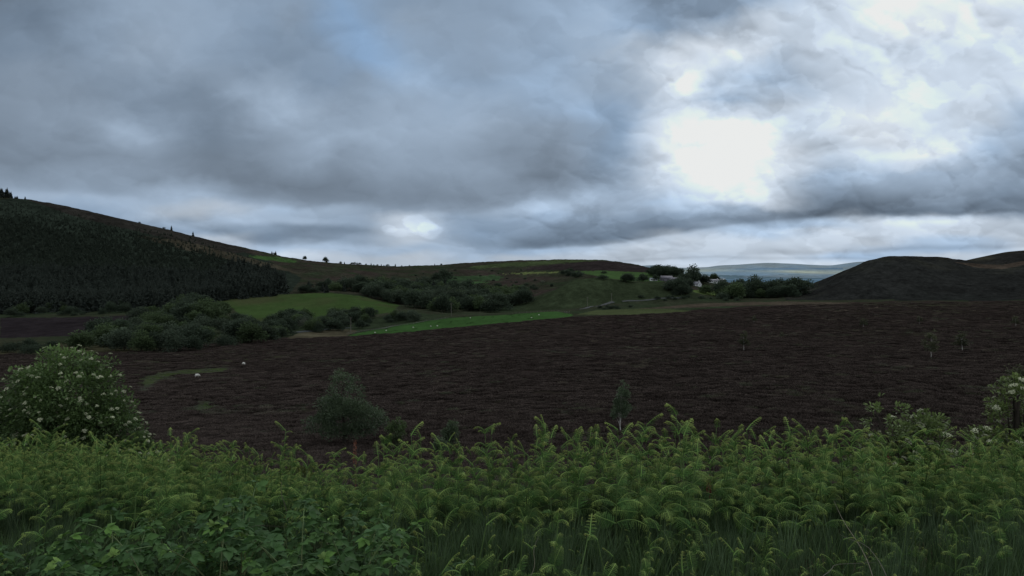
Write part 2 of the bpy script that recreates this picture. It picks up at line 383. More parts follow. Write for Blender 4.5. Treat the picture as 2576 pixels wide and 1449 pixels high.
        r_ = math_('ADD', r_, hn2)
        ff = math_('ADD', ff, math_('MULTIPLY', math_('SUBTRACT', 1.0, edge(r_, 1.0 - sh, 1.05)), a_))
    sc = N.new('ShaderNodeVectorMath'); sc.operation = 'SCALE'; L.new(prev, sc.inputs[0]); L.new(ff, sc.inputs['Scale'])
    cl = N.new('ShaderNodeVectorMath'); cl.operation = 'MINIMUM'; L.new(sc.outputs[0], cl.inputs[0]); cl.inputs[1].default_value = (0.82, 0.835, 0.83)
    front = cl.outputs[0]
    # the rest of the overcast dome, over a physical sky
    sky = N.new('ShaderNodeTexSky'); sky.sky_type = 'NISHITA'; sky.sun_disc = False
    sky.sun_elevation = SUN_EL; sky.sun_rotation = SUN_AZ
    sks = N.new('ShaderNodeVectorMath'); sks.operation = 'SCALE'; L.new(sky.outputs[0], sks.inputs[0]); sks.inputs['Scale'].default_value = 0.07
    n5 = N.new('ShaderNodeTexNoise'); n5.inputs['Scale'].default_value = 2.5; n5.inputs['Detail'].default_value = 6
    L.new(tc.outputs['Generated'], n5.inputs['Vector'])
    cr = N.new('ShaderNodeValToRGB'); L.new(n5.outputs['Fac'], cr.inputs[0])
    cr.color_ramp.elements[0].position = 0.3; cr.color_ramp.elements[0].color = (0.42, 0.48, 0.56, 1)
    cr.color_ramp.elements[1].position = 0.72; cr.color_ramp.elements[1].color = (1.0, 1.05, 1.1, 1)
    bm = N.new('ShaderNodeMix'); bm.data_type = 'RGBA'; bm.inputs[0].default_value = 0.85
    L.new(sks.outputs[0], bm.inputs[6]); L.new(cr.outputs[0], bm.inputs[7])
    # weight of the clouds laid out in image pixels: full in front, fading to the sides / zenith / behind
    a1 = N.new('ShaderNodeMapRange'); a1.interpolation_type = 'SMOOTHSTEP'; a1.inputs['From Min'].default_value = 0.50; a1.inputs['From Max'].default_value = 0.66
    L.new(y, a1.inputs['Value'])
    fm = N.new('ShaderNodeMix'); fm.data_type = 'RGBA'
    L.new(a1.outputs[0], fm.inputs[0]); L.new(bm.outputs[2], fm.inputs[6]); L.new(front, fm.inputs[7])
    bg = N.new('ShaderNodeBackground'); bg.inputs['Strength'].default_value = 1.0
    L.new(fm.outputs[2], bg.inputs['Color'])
    out = N.new('ShaderNodeOutputWorld'); L.new(bg.outputs[0], out.inputs['Surface'])
    w.cycles.sampling_method = 'MANUAL'; w.cycles.sample_map_resolution = 512

build_world()
sun = bpy.data.lights.new('sun', 'SUN'); sun.energy = 0.5; sun.angle = math.radians(25); sun.color = (1.0, 0.97, 0.92)
so = bpy.data.objects.new('sun', sun); COL.objects.link(so)
so.rotation_euler = (PI / 2 - SUN_EL, 0, PI - SUN_AZ)   # shines from ahead-right towards the viewer
so.location = (200, 500, 400)

cam = bpy.data.cameras.new('camera'); co = bpy.data.objects.new('camera', cam); COL.objects.link(co)
co.location = (0, 0, EYE); co.rotation_euler = (PI / 2, 0, 0)
cam.sensor_width = 36; cam.lens = 36 * F / 2576.0
cam.shift_y = -19.5 / 2576.0
cam.clip_start = 0.1; cam.clip_end = 60000
SC.camera = co
SC.view_settings.view_transform = 'Standard'; SC.view_settings.look = 'None'
SC.view_settings.exposure = 0; SC.view_settings.gamma = 1
SC.cycles.max_bounces = 4; SC.cycles.diffuse_bounces = 2; SC.cycles.transmission_bounces = 2
SC.render.film_transparent = False
#--SKYEND--

# ================================================================== TERRAIN
# each ring: control points (b, Y, e) or (b, Y, ('z', height)) from near to far
Z = lambda h: ('z', h)
RINGS = [
 [(-900, .6, Z(0.1)), (3500, .6, Z(0.1))],
 [(-900, 3.5, Z(0.02)), (0, 3.5, Z(0.02)), (3500, 3.5, Z(0.02))],
 [(-900, 11, Z(-1.55)), (0, 11, Z(-1.5)), (450, 9.8, Z(-1.15)), (900, 7.8, Z(-.72)), (1288, 6.8, Z(-.42)), (1900, 7.0, Z(-.5)), (2200, 8, Z(-.8)), (2576, 9, Z(-.95)), (3500, 9, Z(-.9))],
 [(-900, 16, Z(-2.9)), (0, 16, Z(-2.9)), (600, 15, Z(-3.0)), (1288, 12, Z(-2.6)), (2000, 12, Z(-2.6)), (2576, 14, Z(-2.8)), (3500, 14, Z(-2.8))],
 [(-900, 45, 1112), (0, 45, 1112), (600, 45, 1125), (1288, 45, 1135), (2576, 45, 1120), (3500, 45, 1110)],
 [(-900, 90, 985), (0, 90, 985), (700, 90, 982), (1288, 90, 962), (2000, 90, 935), (2576, 90, 925), (3500, 90, 915)],
 [(-900, 140, 930), (0, 140, 930), (700, 180, 905), (1288, 190, 865), (2000, 200, 838), (2576, 200, 828), (3500, 200, 820)],
 [(-900, 200, 893), (0, 200, 893), (300, 220, 886), (500, 250, 873), (700, 300, 853), (870, 350, 846), (1000, 370, 838), (1150, 380, 824),
  (1288, 390, 811), (1430, 400, 798), (1560, 420, 792), (1700, 430, 786), (2000, 480, 765), (2300, 500, 758), (2576, 480, 757), (3500, 480, 757)],
 [(-900, 240, 873), (0, 240, 873), (300, 255, 866), (500, 285, 860), (700, 330, 847), (870, 375, 842), (1000, 395, 836), (1150, 405, 823),
  (1288, 415, 810), (1430, 425, 798), (1560, 445, 791), (1700, 450, 783), (2000, 500, 762), (2300, 515, 757), (2576, 495, 756), (3500, 495, 756)],
 [(-900, 320, 848), (0, 320, 848), (300, 320, 842), (600, 360, 832), (870, 425, 833), (1000, 445, 818), (1130, 465, 800), (1288, 485, 791),
  (1400, 495, 783), (1450, 505, 786), (1700, 530, 775), (2000, 550, 759), (2300, 545, 755), (2576, 520, 755), (3500, 520, 755)],
 [(-900, 460, 798), (0, 460, 798), (300, 460, 792), (545, 490, 798), (620, 490, 806), (750, 490, 812), (900, 510, 798), (1010, 530, 782), (1150, 560, 789),
  (1290, 580, 784), (1430, 590, 776), (1560, 600, 765), (1700, 610, 760), (2000, 620, 753), (2150, 590, 752), (2300, 570, 750), (2576, 550, 750), (3500, 550, 750)],
 [(-900, 570, 765), (0, 570, 768), (300, 570, 764), (545, 600, 753), (620, 620, 746), (700, 640, 742), (820, 645, 738), (900, 645, 745), (1000, 640, 768), (1150, 650, 774), (1270, 655, 772),
  (1320, 660, 764), (1350, 660, 752), (1400, 660, 728), (1450, 660, 703), (1490, 665, 697), (1540, 670, 702), (1600, 675, 711), (1660, 675, 709),
  (1710, 675, 719), (1750, 680, 737), (1800, 690, 745), (1900, 690, 748), (2000, 670, 743), (2100, 610, 738), (2200, 600, 728), (2300, 600, 722), (2450, 600, 722), (2576, 600, 705), (3500, 600, 690)],
 [(-900, 700, 640), (0, 720, 690), (300, 720, 703), (500, 740, 712), (700, 760, 717), (900, 780, 722), (1150, 780, 744), (1290, 780, 742), (1400, 790, 726), (1490, 800, 706),
  (1660, 800, 711), (1740, 800, 718), (1800, 790, 733), (1850, 785, 741), (1985, 740, 742), (2040, 690, 728), (2100, 655, 714), (2200, 645, 685), (2300, 645, 680), (2450, 650, 692), (2576, 650, 678), (3500, 650, 660)],
 [(-900, 850, 520), (0, 850, 600), (300, 850, 642), (500, 880, 668), (700, 900, 692), (900, 950, 701), (1150, 1000, 711), (1290, 1000, 710), (1430, 960, 696), (1490, 950, 686),
  (1660, 930, 690), (1740, 880, 702), (1800, 860, 713), (1850, 850, 722), (1900, 830, 731), (1985, 790, 741), (2040, 730, 722), (2100, 690, 698), (2200, 675, 663), (2300, 675, 655), (2450, 680, 674), (2576, 680, 666), (3500, 690, 650)],
 [(-900, 1000, 330), (0, 1000, 497), (65, 1010, 501), (200, 1030, 526), (350, 1060, 563), (500, 1100, 598), (650, 1180, 633), (740, 1230, 652), (850, 1300, 664), (1000, 1450, 671),
  (1100, 1500, 667), (1250, 1550, 658), (1400, 1550, 654), (1500, 1500, 655), (1560, 1400, 660), (1610, 1300, 668), (1650, 1200, 676), (1700, 1080, 687), (1750, 1000, 694),
  (1800, 960, 704), (1850, 920, 714), (1900, 880, 725), (1950, 850, 734), (1985, 820, 740), (2022, 780, 725), (2060, 750, 706), (2100, 725, 689), (2140, 712, 673), (2180, 705, 656),
  (2200, 700, 651), (2250, 700, 645), (2300, 700, 643), (2340, 700, 644), (2380, 700, 649), (2420, 705, 656), (2470, 710, 664), (2520, 715, 667), (2576, 720, 656), (2800, 740, 640), (3500, 740, 620)],
]
NR = len(RINGS)
bg = np.arange(-900, 3501, 3.2)
NB = len(bg)
Yr = np.zeros((NR, NB)); zr = np.zeros((NR, NB))
def gsm(a, sig):
    k = np.arange(-int(3 * sig), int(3 * sig) + 1); w = np.exp(-k ** 2 / 2 / sig ** 2); w /= w.sum()
    return np.convolve(np.pad(a, len(k) // 2, mode='edge'), w, 'valid')
for i, r in enumerate(RINGS):
    bs = [p[0] for p in r]; Yv = np.interp(bg, bs, [p[1] for p in r])
    if isinstance(r[0][2], tuple):
        zz = np.interp(bg, bs, [p[2][1] for p in r]) - EYE
        zz = gsm(zz, 12)
    else:
        ee = gsm(np.interp(bg, bs, [p[2] for p in r]), 3.5 if i > 8 else 8)
        Yv = gsm(Yv, 8); zz = zrel(ee, Yv)
    Yr[i] = gsm(Yv, 6); zr[i] = zz
# beyond the skyline the land drops away
Yr = np.vstack([Yr, Yr[-1] * 1.15, Yr[-1] * 1.6]); zr = np.vstack([zr, zr[-1] - 8, zr[-1] * 0 - 75]); NR += 2
def pchip(x, y, xs):
    """x,y: (n,cols) -> xs: (m,cols)"""
    h = np.diff(x, axis=0); d = np.diff(y, axis=0) / h
    n = x.shape[0]; g = np.zeros_like(y)
    w1 = 2 * h[1:] + h[:-1]; w2 = h[1:] + 2 * h[:-1]
    same = (d[1:] * d[:-1]) > 0
    with np.errstate(divide='ignore', invalid='ignore'):
        hm = (w1 + w2) / (w1 / d[:-1] + w2 / d[1:])
    g[1:-1] = np.where(same, hm, 0); g[0] = d[0]; g[-1] = d[-1]
    out = np.zeros_like(xs)
    return h, d, g
SUB = [8, 14, 12, 18, 24, 26, 30, 10, 22, 26, 34, 26, 34, 44, 4, 5]
h_, d_, g_ = pchip(Yr, zr, Yr)
YG = []; ZG = []; RI = []
for i in range(NR - 1):
    n = SUB[i]
    for k in range(n + (1 if i == NR - 2 else 0)):
        t = k / n
        YG.append(Yr[i] + t * h_[i])
        h00 = 2 * t ** 3 - 3 * t ** 2 + 1; h10 = t ** 3 - 2 * t ** 2 + t; h01 = -2 * t ** 3 + 3 * t ** 2; h11 = t ** 3 - t ** 2
        ZG.append(h00 * zr[i] + h10 * h_[i] * g_[i] + h01 * zr[i + 1] + h11 * h_[i] * g_[i + 1])
        RI.append(i + t)
YG = np.array(YG); ZG = np.array(ZG); RI = np.array(RI)   # rows x cols
XG = (bg[None] - CX) / F * YG
# relief: hummocks whose size grows with distance
amp = np.interp(YG, [0, 6, 20, 60, 300, 700, 1500], [0.02, .05, .16, .26, .38, .9, 1.2])
ZG = ZG + amp * (fbm(XG / 9, YG / 9, 4, 3)) * np.clip(YG / 40, .3, 1) + amp * .9 * fbm(XG / 38, YG / 38, 3, 5) * (YG > 60) * np.where(RI[:, None] > 7.5, 1.6, .5)
WZ = ZG + EYE
EG = HY - ZG / YG * F                                     # image row of each grid point
NROW = len(RI)
row0 = int(np.argmax(RI >= 4))
CM = np.minimum.accumulate(EG[row0:], axis=0)

def hit(b, e):
    """ground point seen at image column b, row e"""
    c = int(round((b - bg[0]) / 3.2)); c = min(max(c, 0), NB - 1)
    col_ = CM[:, c]; k = int(np.argmax(col_ <= e))
    if col_[k] > e: k = NROW - row0 - 12
    r = row0 + k
    if k > 0:
        e0, e1 = EG[r - 1, c], EG[r, c]
        t = 0 if e0 == e1 else min(max((e0 - e) / (e0 - e1), 0), 1)
        return np.array([XG[r - 1, c] * (1 - t) + XG[r, c] * t, YG[r - 1, c] * (1 - t) + YG[r, c] * t, WZ[r - 1, c] * (1 - t) + WZ[r, c] * t])
    return np.array([XG[r, c], YG[r, c], WZ[r, c]])

def height(X, Y):
    """terrain height at world X, Y"""
    b = CX + F * X / Y; c = int(round((b - bg[0]) / 3.2)); c = min(max(c, 0), NB - 1)
    return float(np.interp(Y, YG[:, c], WZ[:, c]))
def heights(X, Y):
    return np.array([height(a, b) for a, b in zip(X, Y)])

def inpoly(px, py, poly):
    r = np.zeros(px.shape, bool); n = len(poly)
    for i in range(n):
        x1, y1 = poly[i]; x2, y2 = poly[(i + 1) % n]
        c = ((y1 > py) != (y2 > py)) & (px < (x2 - x1) * (py - y1) / ((y2 - y1) if y2 != y1 else 1e-9) + x1)
        r ^= c
    return r

BG = np.broadcast_to(bg[None], YG.shape)
wx = fbm(XG / 14, YG / 14, 3, 31); wy = fbm(XG / 14, YG / 14, 3, 37)
PX = BG + wx * 5; PE = EG + wy * 1.5
RIg = np.broadcast_to(RI[:, None], YG.shape)
vis = EG <= np.minimum.accumulate(np.vstack([np.full((1, NB), 9e9), np.minimum.accumulate(EG, axis=0)[:-1]]), axis=0) + 1.2

def mixc(a, b, t): t = np.clip(t, 0, 1)[..., None]; return a * (1 - t) + np.asarray(b) * t
C = np.zeros(YG.shape + (3,)) + np.array([.030, .036, .018])
n1 = fbm(XG / 20, YG / 30, 4, 11); n2 = fbm(XG / 70, YG / 90, 4, 13); n3 = fbm(XG / 5, YG / 8, 4, 19)
heath = np.array([.032, .0235, .0205]); heath2 = np.array([.038, .0295, .0245]); heathg = np.array([.036, .038, .021])
H = mixc(mixc(np.broadcast_to(heath, C.shape), heath2, n1 * 1.2 + .3), heathg, n3 * 1.0 + n2 * 1.1 - .20)
C = np.where((RIg > 3.6)[..., None], H, C)
# valley floor and slopes
val = mixc(mixc(np.broadcast_to(np.array([.029, .039, .021]), C.shape), (.040, .037, .025), n2 * 1.5 + .2), (.030, .042, .022), n1 * 1.6)
C = np.where((RIg > 7.6)[..., None], val, C)
hill = mixc(mixc(np.broadcast_to(np.array([.031, .034, .021]), C.shape), (.040, .032, .026), n2 * 2.0 + .35), (.027, .040, .020), n1 * 1.5)
C = np.where((RIg > 11)[..., None], hill, C)
rh = (BG > 1975) & (RIg > 9.6) | (BG > 2250) & (RIg > 8.2)
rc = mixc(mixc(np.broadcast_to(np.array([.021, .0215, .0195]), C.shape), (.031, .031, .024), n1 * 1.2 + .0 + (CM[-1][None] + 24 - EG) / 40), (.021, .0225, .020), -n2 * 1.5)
C = np.where(rh[..., None], rc, C)

def region(poly, colr, vary=(.85, 1.15), rmin=4, rmax=99, soft=None):
    m = inpoly(PX, PE, poly) & vis & (RIg >= rmin) & (RIg <= rmax)
    k = vary[0] + (vary[1] - vary[0]) * (n3 * .5 + n1 * .5 + .5)
    C[m] = (np.asarray(colr)[None, None] * k[..., None])[m]
    return m
# lighter / darker tracts
region([(0, 500), (60, 500), (640, 640), (760, 700), (700, 770), (0, 790)], (.022, .029, .021), (.8, 1.2), 8)     # young plantation
region([(60, 500), (200, 524), (350, 560), (520, 600), (640, 632), (560, 640), (420, 600), (200, 548)], (.026, .024, .020), (.8, 1.2), 11)
region([(340, 592), (460, 605), (700, 668), (760, 690), (600, 660), (430, 620)], (.050, .044, .030), (.75, 1.25), 11)
region([(620, 641), (700, 647), (752, 657), (741, 661), (690, 656), (640, 650)], (.045, .085, .028), (.6, 1.3), 11)
region([(0, 800), (120, 798), (330, 795), (350, 805), (300, 830), (200, 845), (0, 850)], (.022, .018, .019), (.8, 1.2), 8)
region([(1180, 671), (1250, 663), (1400, 654), (1530, 654), (1430, 662), (1330, 668), (1200, 676)], (.048, .064, .028), (.8, 1.2), 11)
region([(1300, 679), (1400, 664), (1500, 656), (1560, 660), (1660, 679), (1700, 690), (1620, 686), (1480, 681)], (.028, .0225, .021), (.8, 1.25), 11)
region([(1260, 689), (1330, 684), (1410, 683), (1400, 687), (1320, 690)], (.10, .12, .045), (.85, 1.15), 11)
region([(1100, 696), (1240, 692), (1270, 697), (1250, 706), (1120, 706)], (.036, .062, .028), (.8, 1.2), 11)
region([(990, 708), (1130, 707), (1240, 709), (1180, 716), (1000, 718)], (.044, .080, .032), (.85, 1.15), 10)
region([(1290, 785), (1350, 752), (1400, 728), (1450, 703), (1490, 697), (1540, 702), (1600, 711), (1660, 709), (1710, 719), (1760, 742), (1700, 752), (1560, 762), (1430, 776)],
       (.031, .041, .021), (.75, 1.2), 9.5, 11.4)                                                                         # grassy knoll
region([(1700, 775), (1600, 778), (1750, 764), (1900, 759), (2060, 759), (2160, 761), (2050, 767), (1900, 768)], (.072, .058, .042), (.7, 1.2), 6.5)
region([(1480, 790), (1560, 782), (1640, 776), (1700, 770), (1620, 778), (1560, 784)], (.09, .075, .05), (.8, 1.2), 6.5)
region([(2040, 783), (2160, 776), (2220, 770), (2200, 776), (2120, 782)], (.07, .055, .042), (.8, 1.2), 5)
region([(345, 968), (350, 952), (400, 938), (480, 930), (580, 927), (560, 936), (450, 942), (400, 955), (370, 975)], (.050, .066, .026), (.8, 1.2), 4, 7.6)
region([(480, 1020), (530, 1012), (545, 1025), (500, 1034)], (.045, .065, .025), (.8, 1.2), 4, 7.6)
region([(0, 870), (120, 862), (340, 866), (420, 878), (300, 886), (0, 893)], (.048, .046, .026), (.8, 1.2), 5, 9)
region([(720, 850), (760, 836), (860, 826), (900, 832), (870, 846), (760, 856)], (.075, .066, .042), (.75, 1.2), 7, 10)
region([(2400, 659), (2470, 664), (2520, 667), (2576, 655), (2590, 664), (2520, 678), (2450, 672)], (.062, .048, .036), (.85, 1.1), 11)

FIELDS = {
 'bright': ([(862, 848), (900, 838), (1000, 818), (1130, 800), (1288, 790.5), (1400, 783), (1445, 791), (1430, 799), (1288, 815), (1150, 828), (1000, 842), (900, 850)], (.038, .082, .024), 7.02, 9.1),
 'big': ([(545, 755), (590, 748), (700, 741), (780, 738), (830, 737), (900, 744), (1005, 768), (985, 786), (900, 795), (700, 822), (620, 812), (585, 775)], (.042, .070, .022), 9.3, 11.3),
 'tan': ([(1452, 791), (1500, 780), (1600, 777), (1690, 778), (1740, 782), (1690, 788), (1600, 793)], (.060, .072, .032), 7.02, 9.3),
 'farm': ([(1442, 683), (1520, 681), (1600, 684), (1690, 691), (1712, 701), (1660, 709), (1560, 708), (1500, 694)], (.050, .088, .030), 11.8, 13.9),
 'paddock': ([(1742, 729), (1790, 731), (1840, 739), (1800, 744), (1745, 741)], (.075, .105, .034), 11, 13.9),
}
FM = {}
for k, (poly, cc, r0, r1) in FIELDS.items():
    wob = .4 if k == 'bright' else .5
    m = inpoly(BG + wx * 3, EG + wy * wob, poly) & (RIg >= r0) & (RIg <= r1) & (~(rh))
    if k not in ('bright', 'tan'): m &= vis
    kk = .84 + .30 * (n1 * .5 + n3 * .5 + .5) + .14 * n2
    if k == 'bright': kk = np.where(fbm(XG / 3.2, YG / 9, 3, 77) > .52, kk * .45, kk)
    C[m] = (np.asarray(cc)[None, None] * kk[..., None])[m]
    FM[k] = m
mott = fbm(XG / 45, YG / 60, 3, 71)
m = FM['big']; C[m] = (mixc(C, (.052, .060, .026), mott * 2.0 + .1))[m]
# zones for each face
FB = np.zeros((NROW - 1, NB - 1), int)                    # 0 none
ri = RIg[:-1, :-1]; fb = BG[:-1, :-1]
FB[:] = 1
FB[(ri >= 3.6) & (ri < 7.3)] = 2
FB[(ri >= 7.3)] = 3
FB[(ri >= 11.0)] = 4
FB[rh[:-1, :-1]] = 5
fid = {'bright': 6, 'big': 7, 'tan': 8, 'farm': 9, 'paddock': 10}
for k, i in fid.items():
    FB[FM[k][:-1, :-1]] = i

M['soil'] = mat_ground('bank_soil', [(1.2, .3), (9, .35)], bump=.05, bscale=9)
M['moor'] = mat_ground('heather_moor', [(.05, .18), (.30, .32), (1.1, .40)], bump=.55, bscale=.9)
M['valley'] = mat_ground('rough_grassland', [(.03, .22), (.14, .30), (.5, .25)], bump=.7, bscale=.35)
M['hill'] = mat_ground('hillside_vegetation', [(.02, .25), (.09, .38), (.35, .42)], bump=1.3, bscale=.35)
M['field'] = mat_ground('pasture_grass', [(.04, .10), (.35, .14), (1.5, .12)], bump=.12, bscale=1.2)
zones = {1: ('ground', 'soil', 'dark sloping bank under the bracken'), 2: ('moorland', 'moor', 'dark brown heather moor'),
         3: ('valley_floor', 'valley', 'rough dark grassland of the valley floor'), 4: ('hillside', 'hill', 'long dark hillside with plantation and rough grass'),
         5: ('rounded_hill', 'hill', 'dark rounded heather hill on the right'),
         6: ('grass_field', 'field', 'bright green sheep pasture beyond the moor'), 7: ('grass_field', 'field', 'large dull green field ringed by dark bushes'),
         8: ('grass_field', 'field', 'yellowish grass strip at the moor edge'), 9: ('grass_field', 'field', 'green field above the farm buildings'),
         10: ('grass_field', 'field', 'small light green paddock below the white house')}
VV = np.stack([XG, YG, WZ], -1).reshape(-1, 3); CC = C.reshape(-1, 3)
rr, cc_ = np.meshgrid(np.arange(NROW - 1), np.arange(NB - 1), indexing='ij')
q = np.stack([rr * NB + cc_, rr * NB + cc_ + 1, (rr + 1) * NB + cc_ + 1, (rr + 1) * NB + cc_], -1)
for zid, (nm, mt, lb) in zones.items():
    f = q[FB == zid].reshape(-1, 4)
    if not len(f): continue
    u, inv = np.unique(f, return_inverse=True)
    me = mesh_np(nm, VV[u], inv.reshape(-1, 4), None, CC[u], True, M[mt])
    tag(link(nm, me), lb, {'ground': 'ground', 'moorland': 'moor', 'valley_floor': 'valley', 'hillside': 'hillside', 'rounded_hill': 'hill', 'grass_field': 'field'}[nm], None, 'structure')

# ground behind and beside the viewpoint, and the low country out to the horizon
mb = MB()
for (xa, xb, ya, yb, zz) in [(-30, 30, -40, .62, .05)]:
    xs = np.linspace(xa, xb, 20); ys = np.linspace(ya, yb, 20); A, B = np.meshgrid(xs, ys)
    V = np.stack([A, B, zz + .06 * fbm(A / 3, B / 3)], -1).reshape(-1, 3)
    i, j = np.meshgrid(np.arange(19), np.arange(19), indexing='ij')
    mb.add(V, np.stack([i * 20 + j, i * 20 + j + 1, (i + 1) * 20 + j + 1, (i + 1) * 20 + j], -1).reshape(-1, 4), None, (.03, .04, .02))
tag(link('roadside_verge', mb.mesh('roadside_verge', M['soil'], True)), 'flat grassy verge at the viewpoint', 'verge', None, 'structure')

# distant low country and hills, aerial haze painted into their blue colours
def far_sheet(name, label, rings, col_fn, step=3.0, sub=14, b0=1300, b1=2900):
    b = np.arange(b0, b1, step); R = []
    for r in rings:
        bs = [p[0] for p in r]
        Yv = np.interp(b, bs, [p[1] for p in r]); ee = gsm(np.interp(b, bs, [p[2] for p in r]), 3)
        R.append((Yv, zrel(ee, Yv)))
    Ys = []; Zs = []
    for i in range(len(R) - 1):
        for k in range(sub + (i == len(R) - 2)):
            t = k / sub
            Ys.append(R[i][0] * (1 - t) + R[i + 1][0] * t); Zs.append(R[i][1] * (1 - t) + R[i + 1][1] * t)
    Ys = np.array(Ys); Zs = np.array(Zs); Xs = (b[None] - CX) / F * Ys
    Zs = Zs + fbm(Xs / 500, Ys / 500, 4, 41) * 4 * np.clip(Ys / 9000, 0, 1.3)
    e = HY - Zs / Ys * F
    Cx = col_fn(np.broadcast_to(b[None], Ys.shape), e, Xs, Ys)
    n = len(b); m = len(Ys)
    i, j = np.meshgrid(np.arange(m - 1), np.arange(n - 1), indexing='ij')
    Q = np.stack([i * n + j, i * n + j + 1, (i + 1) * n + j + 1, (i + 1) * n + j], -1).reshape(-1, 4)
    me = mesh_np(name, np.stack([Xs, Ys, Zs + EYE], -1).reshape(-1, 3), Q, None, Cx.reshape(-1, 3), True, M['distant'])
    tag(link(name, me), label, 'hills', None, 'structure')
M['distant'] = mat_ground('distant_moor_painted_haze', [(.0016, .16), (.006, .22), (.02, .20)])
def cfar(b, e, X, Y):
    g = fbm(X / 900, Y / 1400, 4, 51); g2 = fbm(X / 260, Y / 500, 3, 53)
    c = mixc(np.broadcast_to(np.array([.195, .285, .36]), X.shape + (3,)), (.24, .285, .30), g * 1.8 + .2)  # pale blue base: haze over the hills is put into their colour
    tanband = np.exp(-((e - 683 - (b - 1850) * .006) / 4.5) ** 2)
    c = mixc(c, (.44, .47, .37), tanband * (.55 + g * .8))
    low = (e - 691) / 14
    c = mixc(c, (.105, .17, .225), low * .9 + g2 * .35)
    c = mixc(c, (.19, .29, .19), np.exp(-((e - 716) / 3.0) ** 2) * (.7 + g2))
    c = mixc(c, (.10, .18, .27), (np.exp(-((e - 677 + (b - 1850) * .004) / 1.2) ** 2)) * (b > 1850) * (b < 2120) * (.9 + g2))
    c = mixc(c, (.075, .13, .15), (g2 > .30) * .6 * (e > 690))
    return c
far_sheet('distant_hills', 'moorland hills on the horizon, painted hazy blue',
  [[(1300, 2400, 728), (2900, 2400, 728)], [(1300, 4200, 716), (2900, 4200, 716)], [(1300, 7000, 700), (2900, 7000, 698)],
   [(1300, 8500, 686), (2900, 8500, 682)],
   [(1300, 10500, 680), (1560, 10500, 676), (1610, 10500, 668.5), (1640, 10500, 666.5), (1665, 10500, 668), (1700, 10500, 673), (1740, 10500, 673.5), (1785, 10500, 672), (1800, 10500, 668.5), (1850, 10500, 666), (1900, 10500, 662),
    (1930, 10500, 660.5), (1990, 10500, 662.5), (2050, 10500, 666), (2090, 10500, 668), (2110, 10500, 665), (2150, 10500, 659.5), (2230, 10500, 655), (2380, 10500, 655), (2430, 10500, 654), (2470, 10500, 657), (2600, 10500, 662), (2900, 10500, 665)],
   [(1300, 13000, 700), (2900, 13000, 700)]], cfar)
def cfl(b, e, X, Y): return np.broadcast_to(np.array([.10, .15, .14]), X.shape + (3,))
me = mesh_np('low_country', [(-40000, 2200, -115), (40000, 2200, -115), (55000, 55000, -150), (-55000, 55000, -150)], [(0, 1, 2, 3)], None, np.array([[.12, .17, .2]] * 4), False, M['distant'])  # bluish haze is part of the lowland colour, no volume
tag(link('low_country', me), 'flat lowland reaching the horizon, painted hazy', 'lowland', None, 'structure')

# second rounded hill behind the right one
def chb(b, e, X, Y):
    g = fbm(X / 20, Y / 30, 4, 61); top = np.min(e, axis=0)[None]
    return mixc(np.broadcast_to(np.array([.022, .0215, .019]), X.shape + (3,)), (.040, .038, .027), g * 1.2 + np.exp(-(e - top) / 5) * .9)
b = np.arange(2290, 3500, 3.0)
M['distant'], _md = M['hill'], M['distant']
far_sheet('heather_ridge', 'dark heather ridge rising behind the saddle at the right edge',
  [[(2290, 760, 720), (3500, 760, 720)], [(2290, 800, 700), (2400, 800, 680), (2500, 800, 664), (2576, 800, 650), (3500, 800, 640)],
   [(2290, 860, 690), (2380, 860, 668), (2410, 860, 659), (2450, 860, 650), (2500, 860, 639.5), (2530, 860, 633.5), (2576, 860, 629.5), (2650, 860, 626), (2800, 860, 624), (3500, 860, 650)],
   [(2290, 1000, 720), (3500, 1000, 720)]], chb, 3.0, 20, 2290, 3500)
M['distant'] = _md
#--TERRAINEND--

# ================================================================== VEGETATION KIT
PROTO = bpy.data.collections.new('prototypes')            # sources for the ground-cover scatters, not in the scene

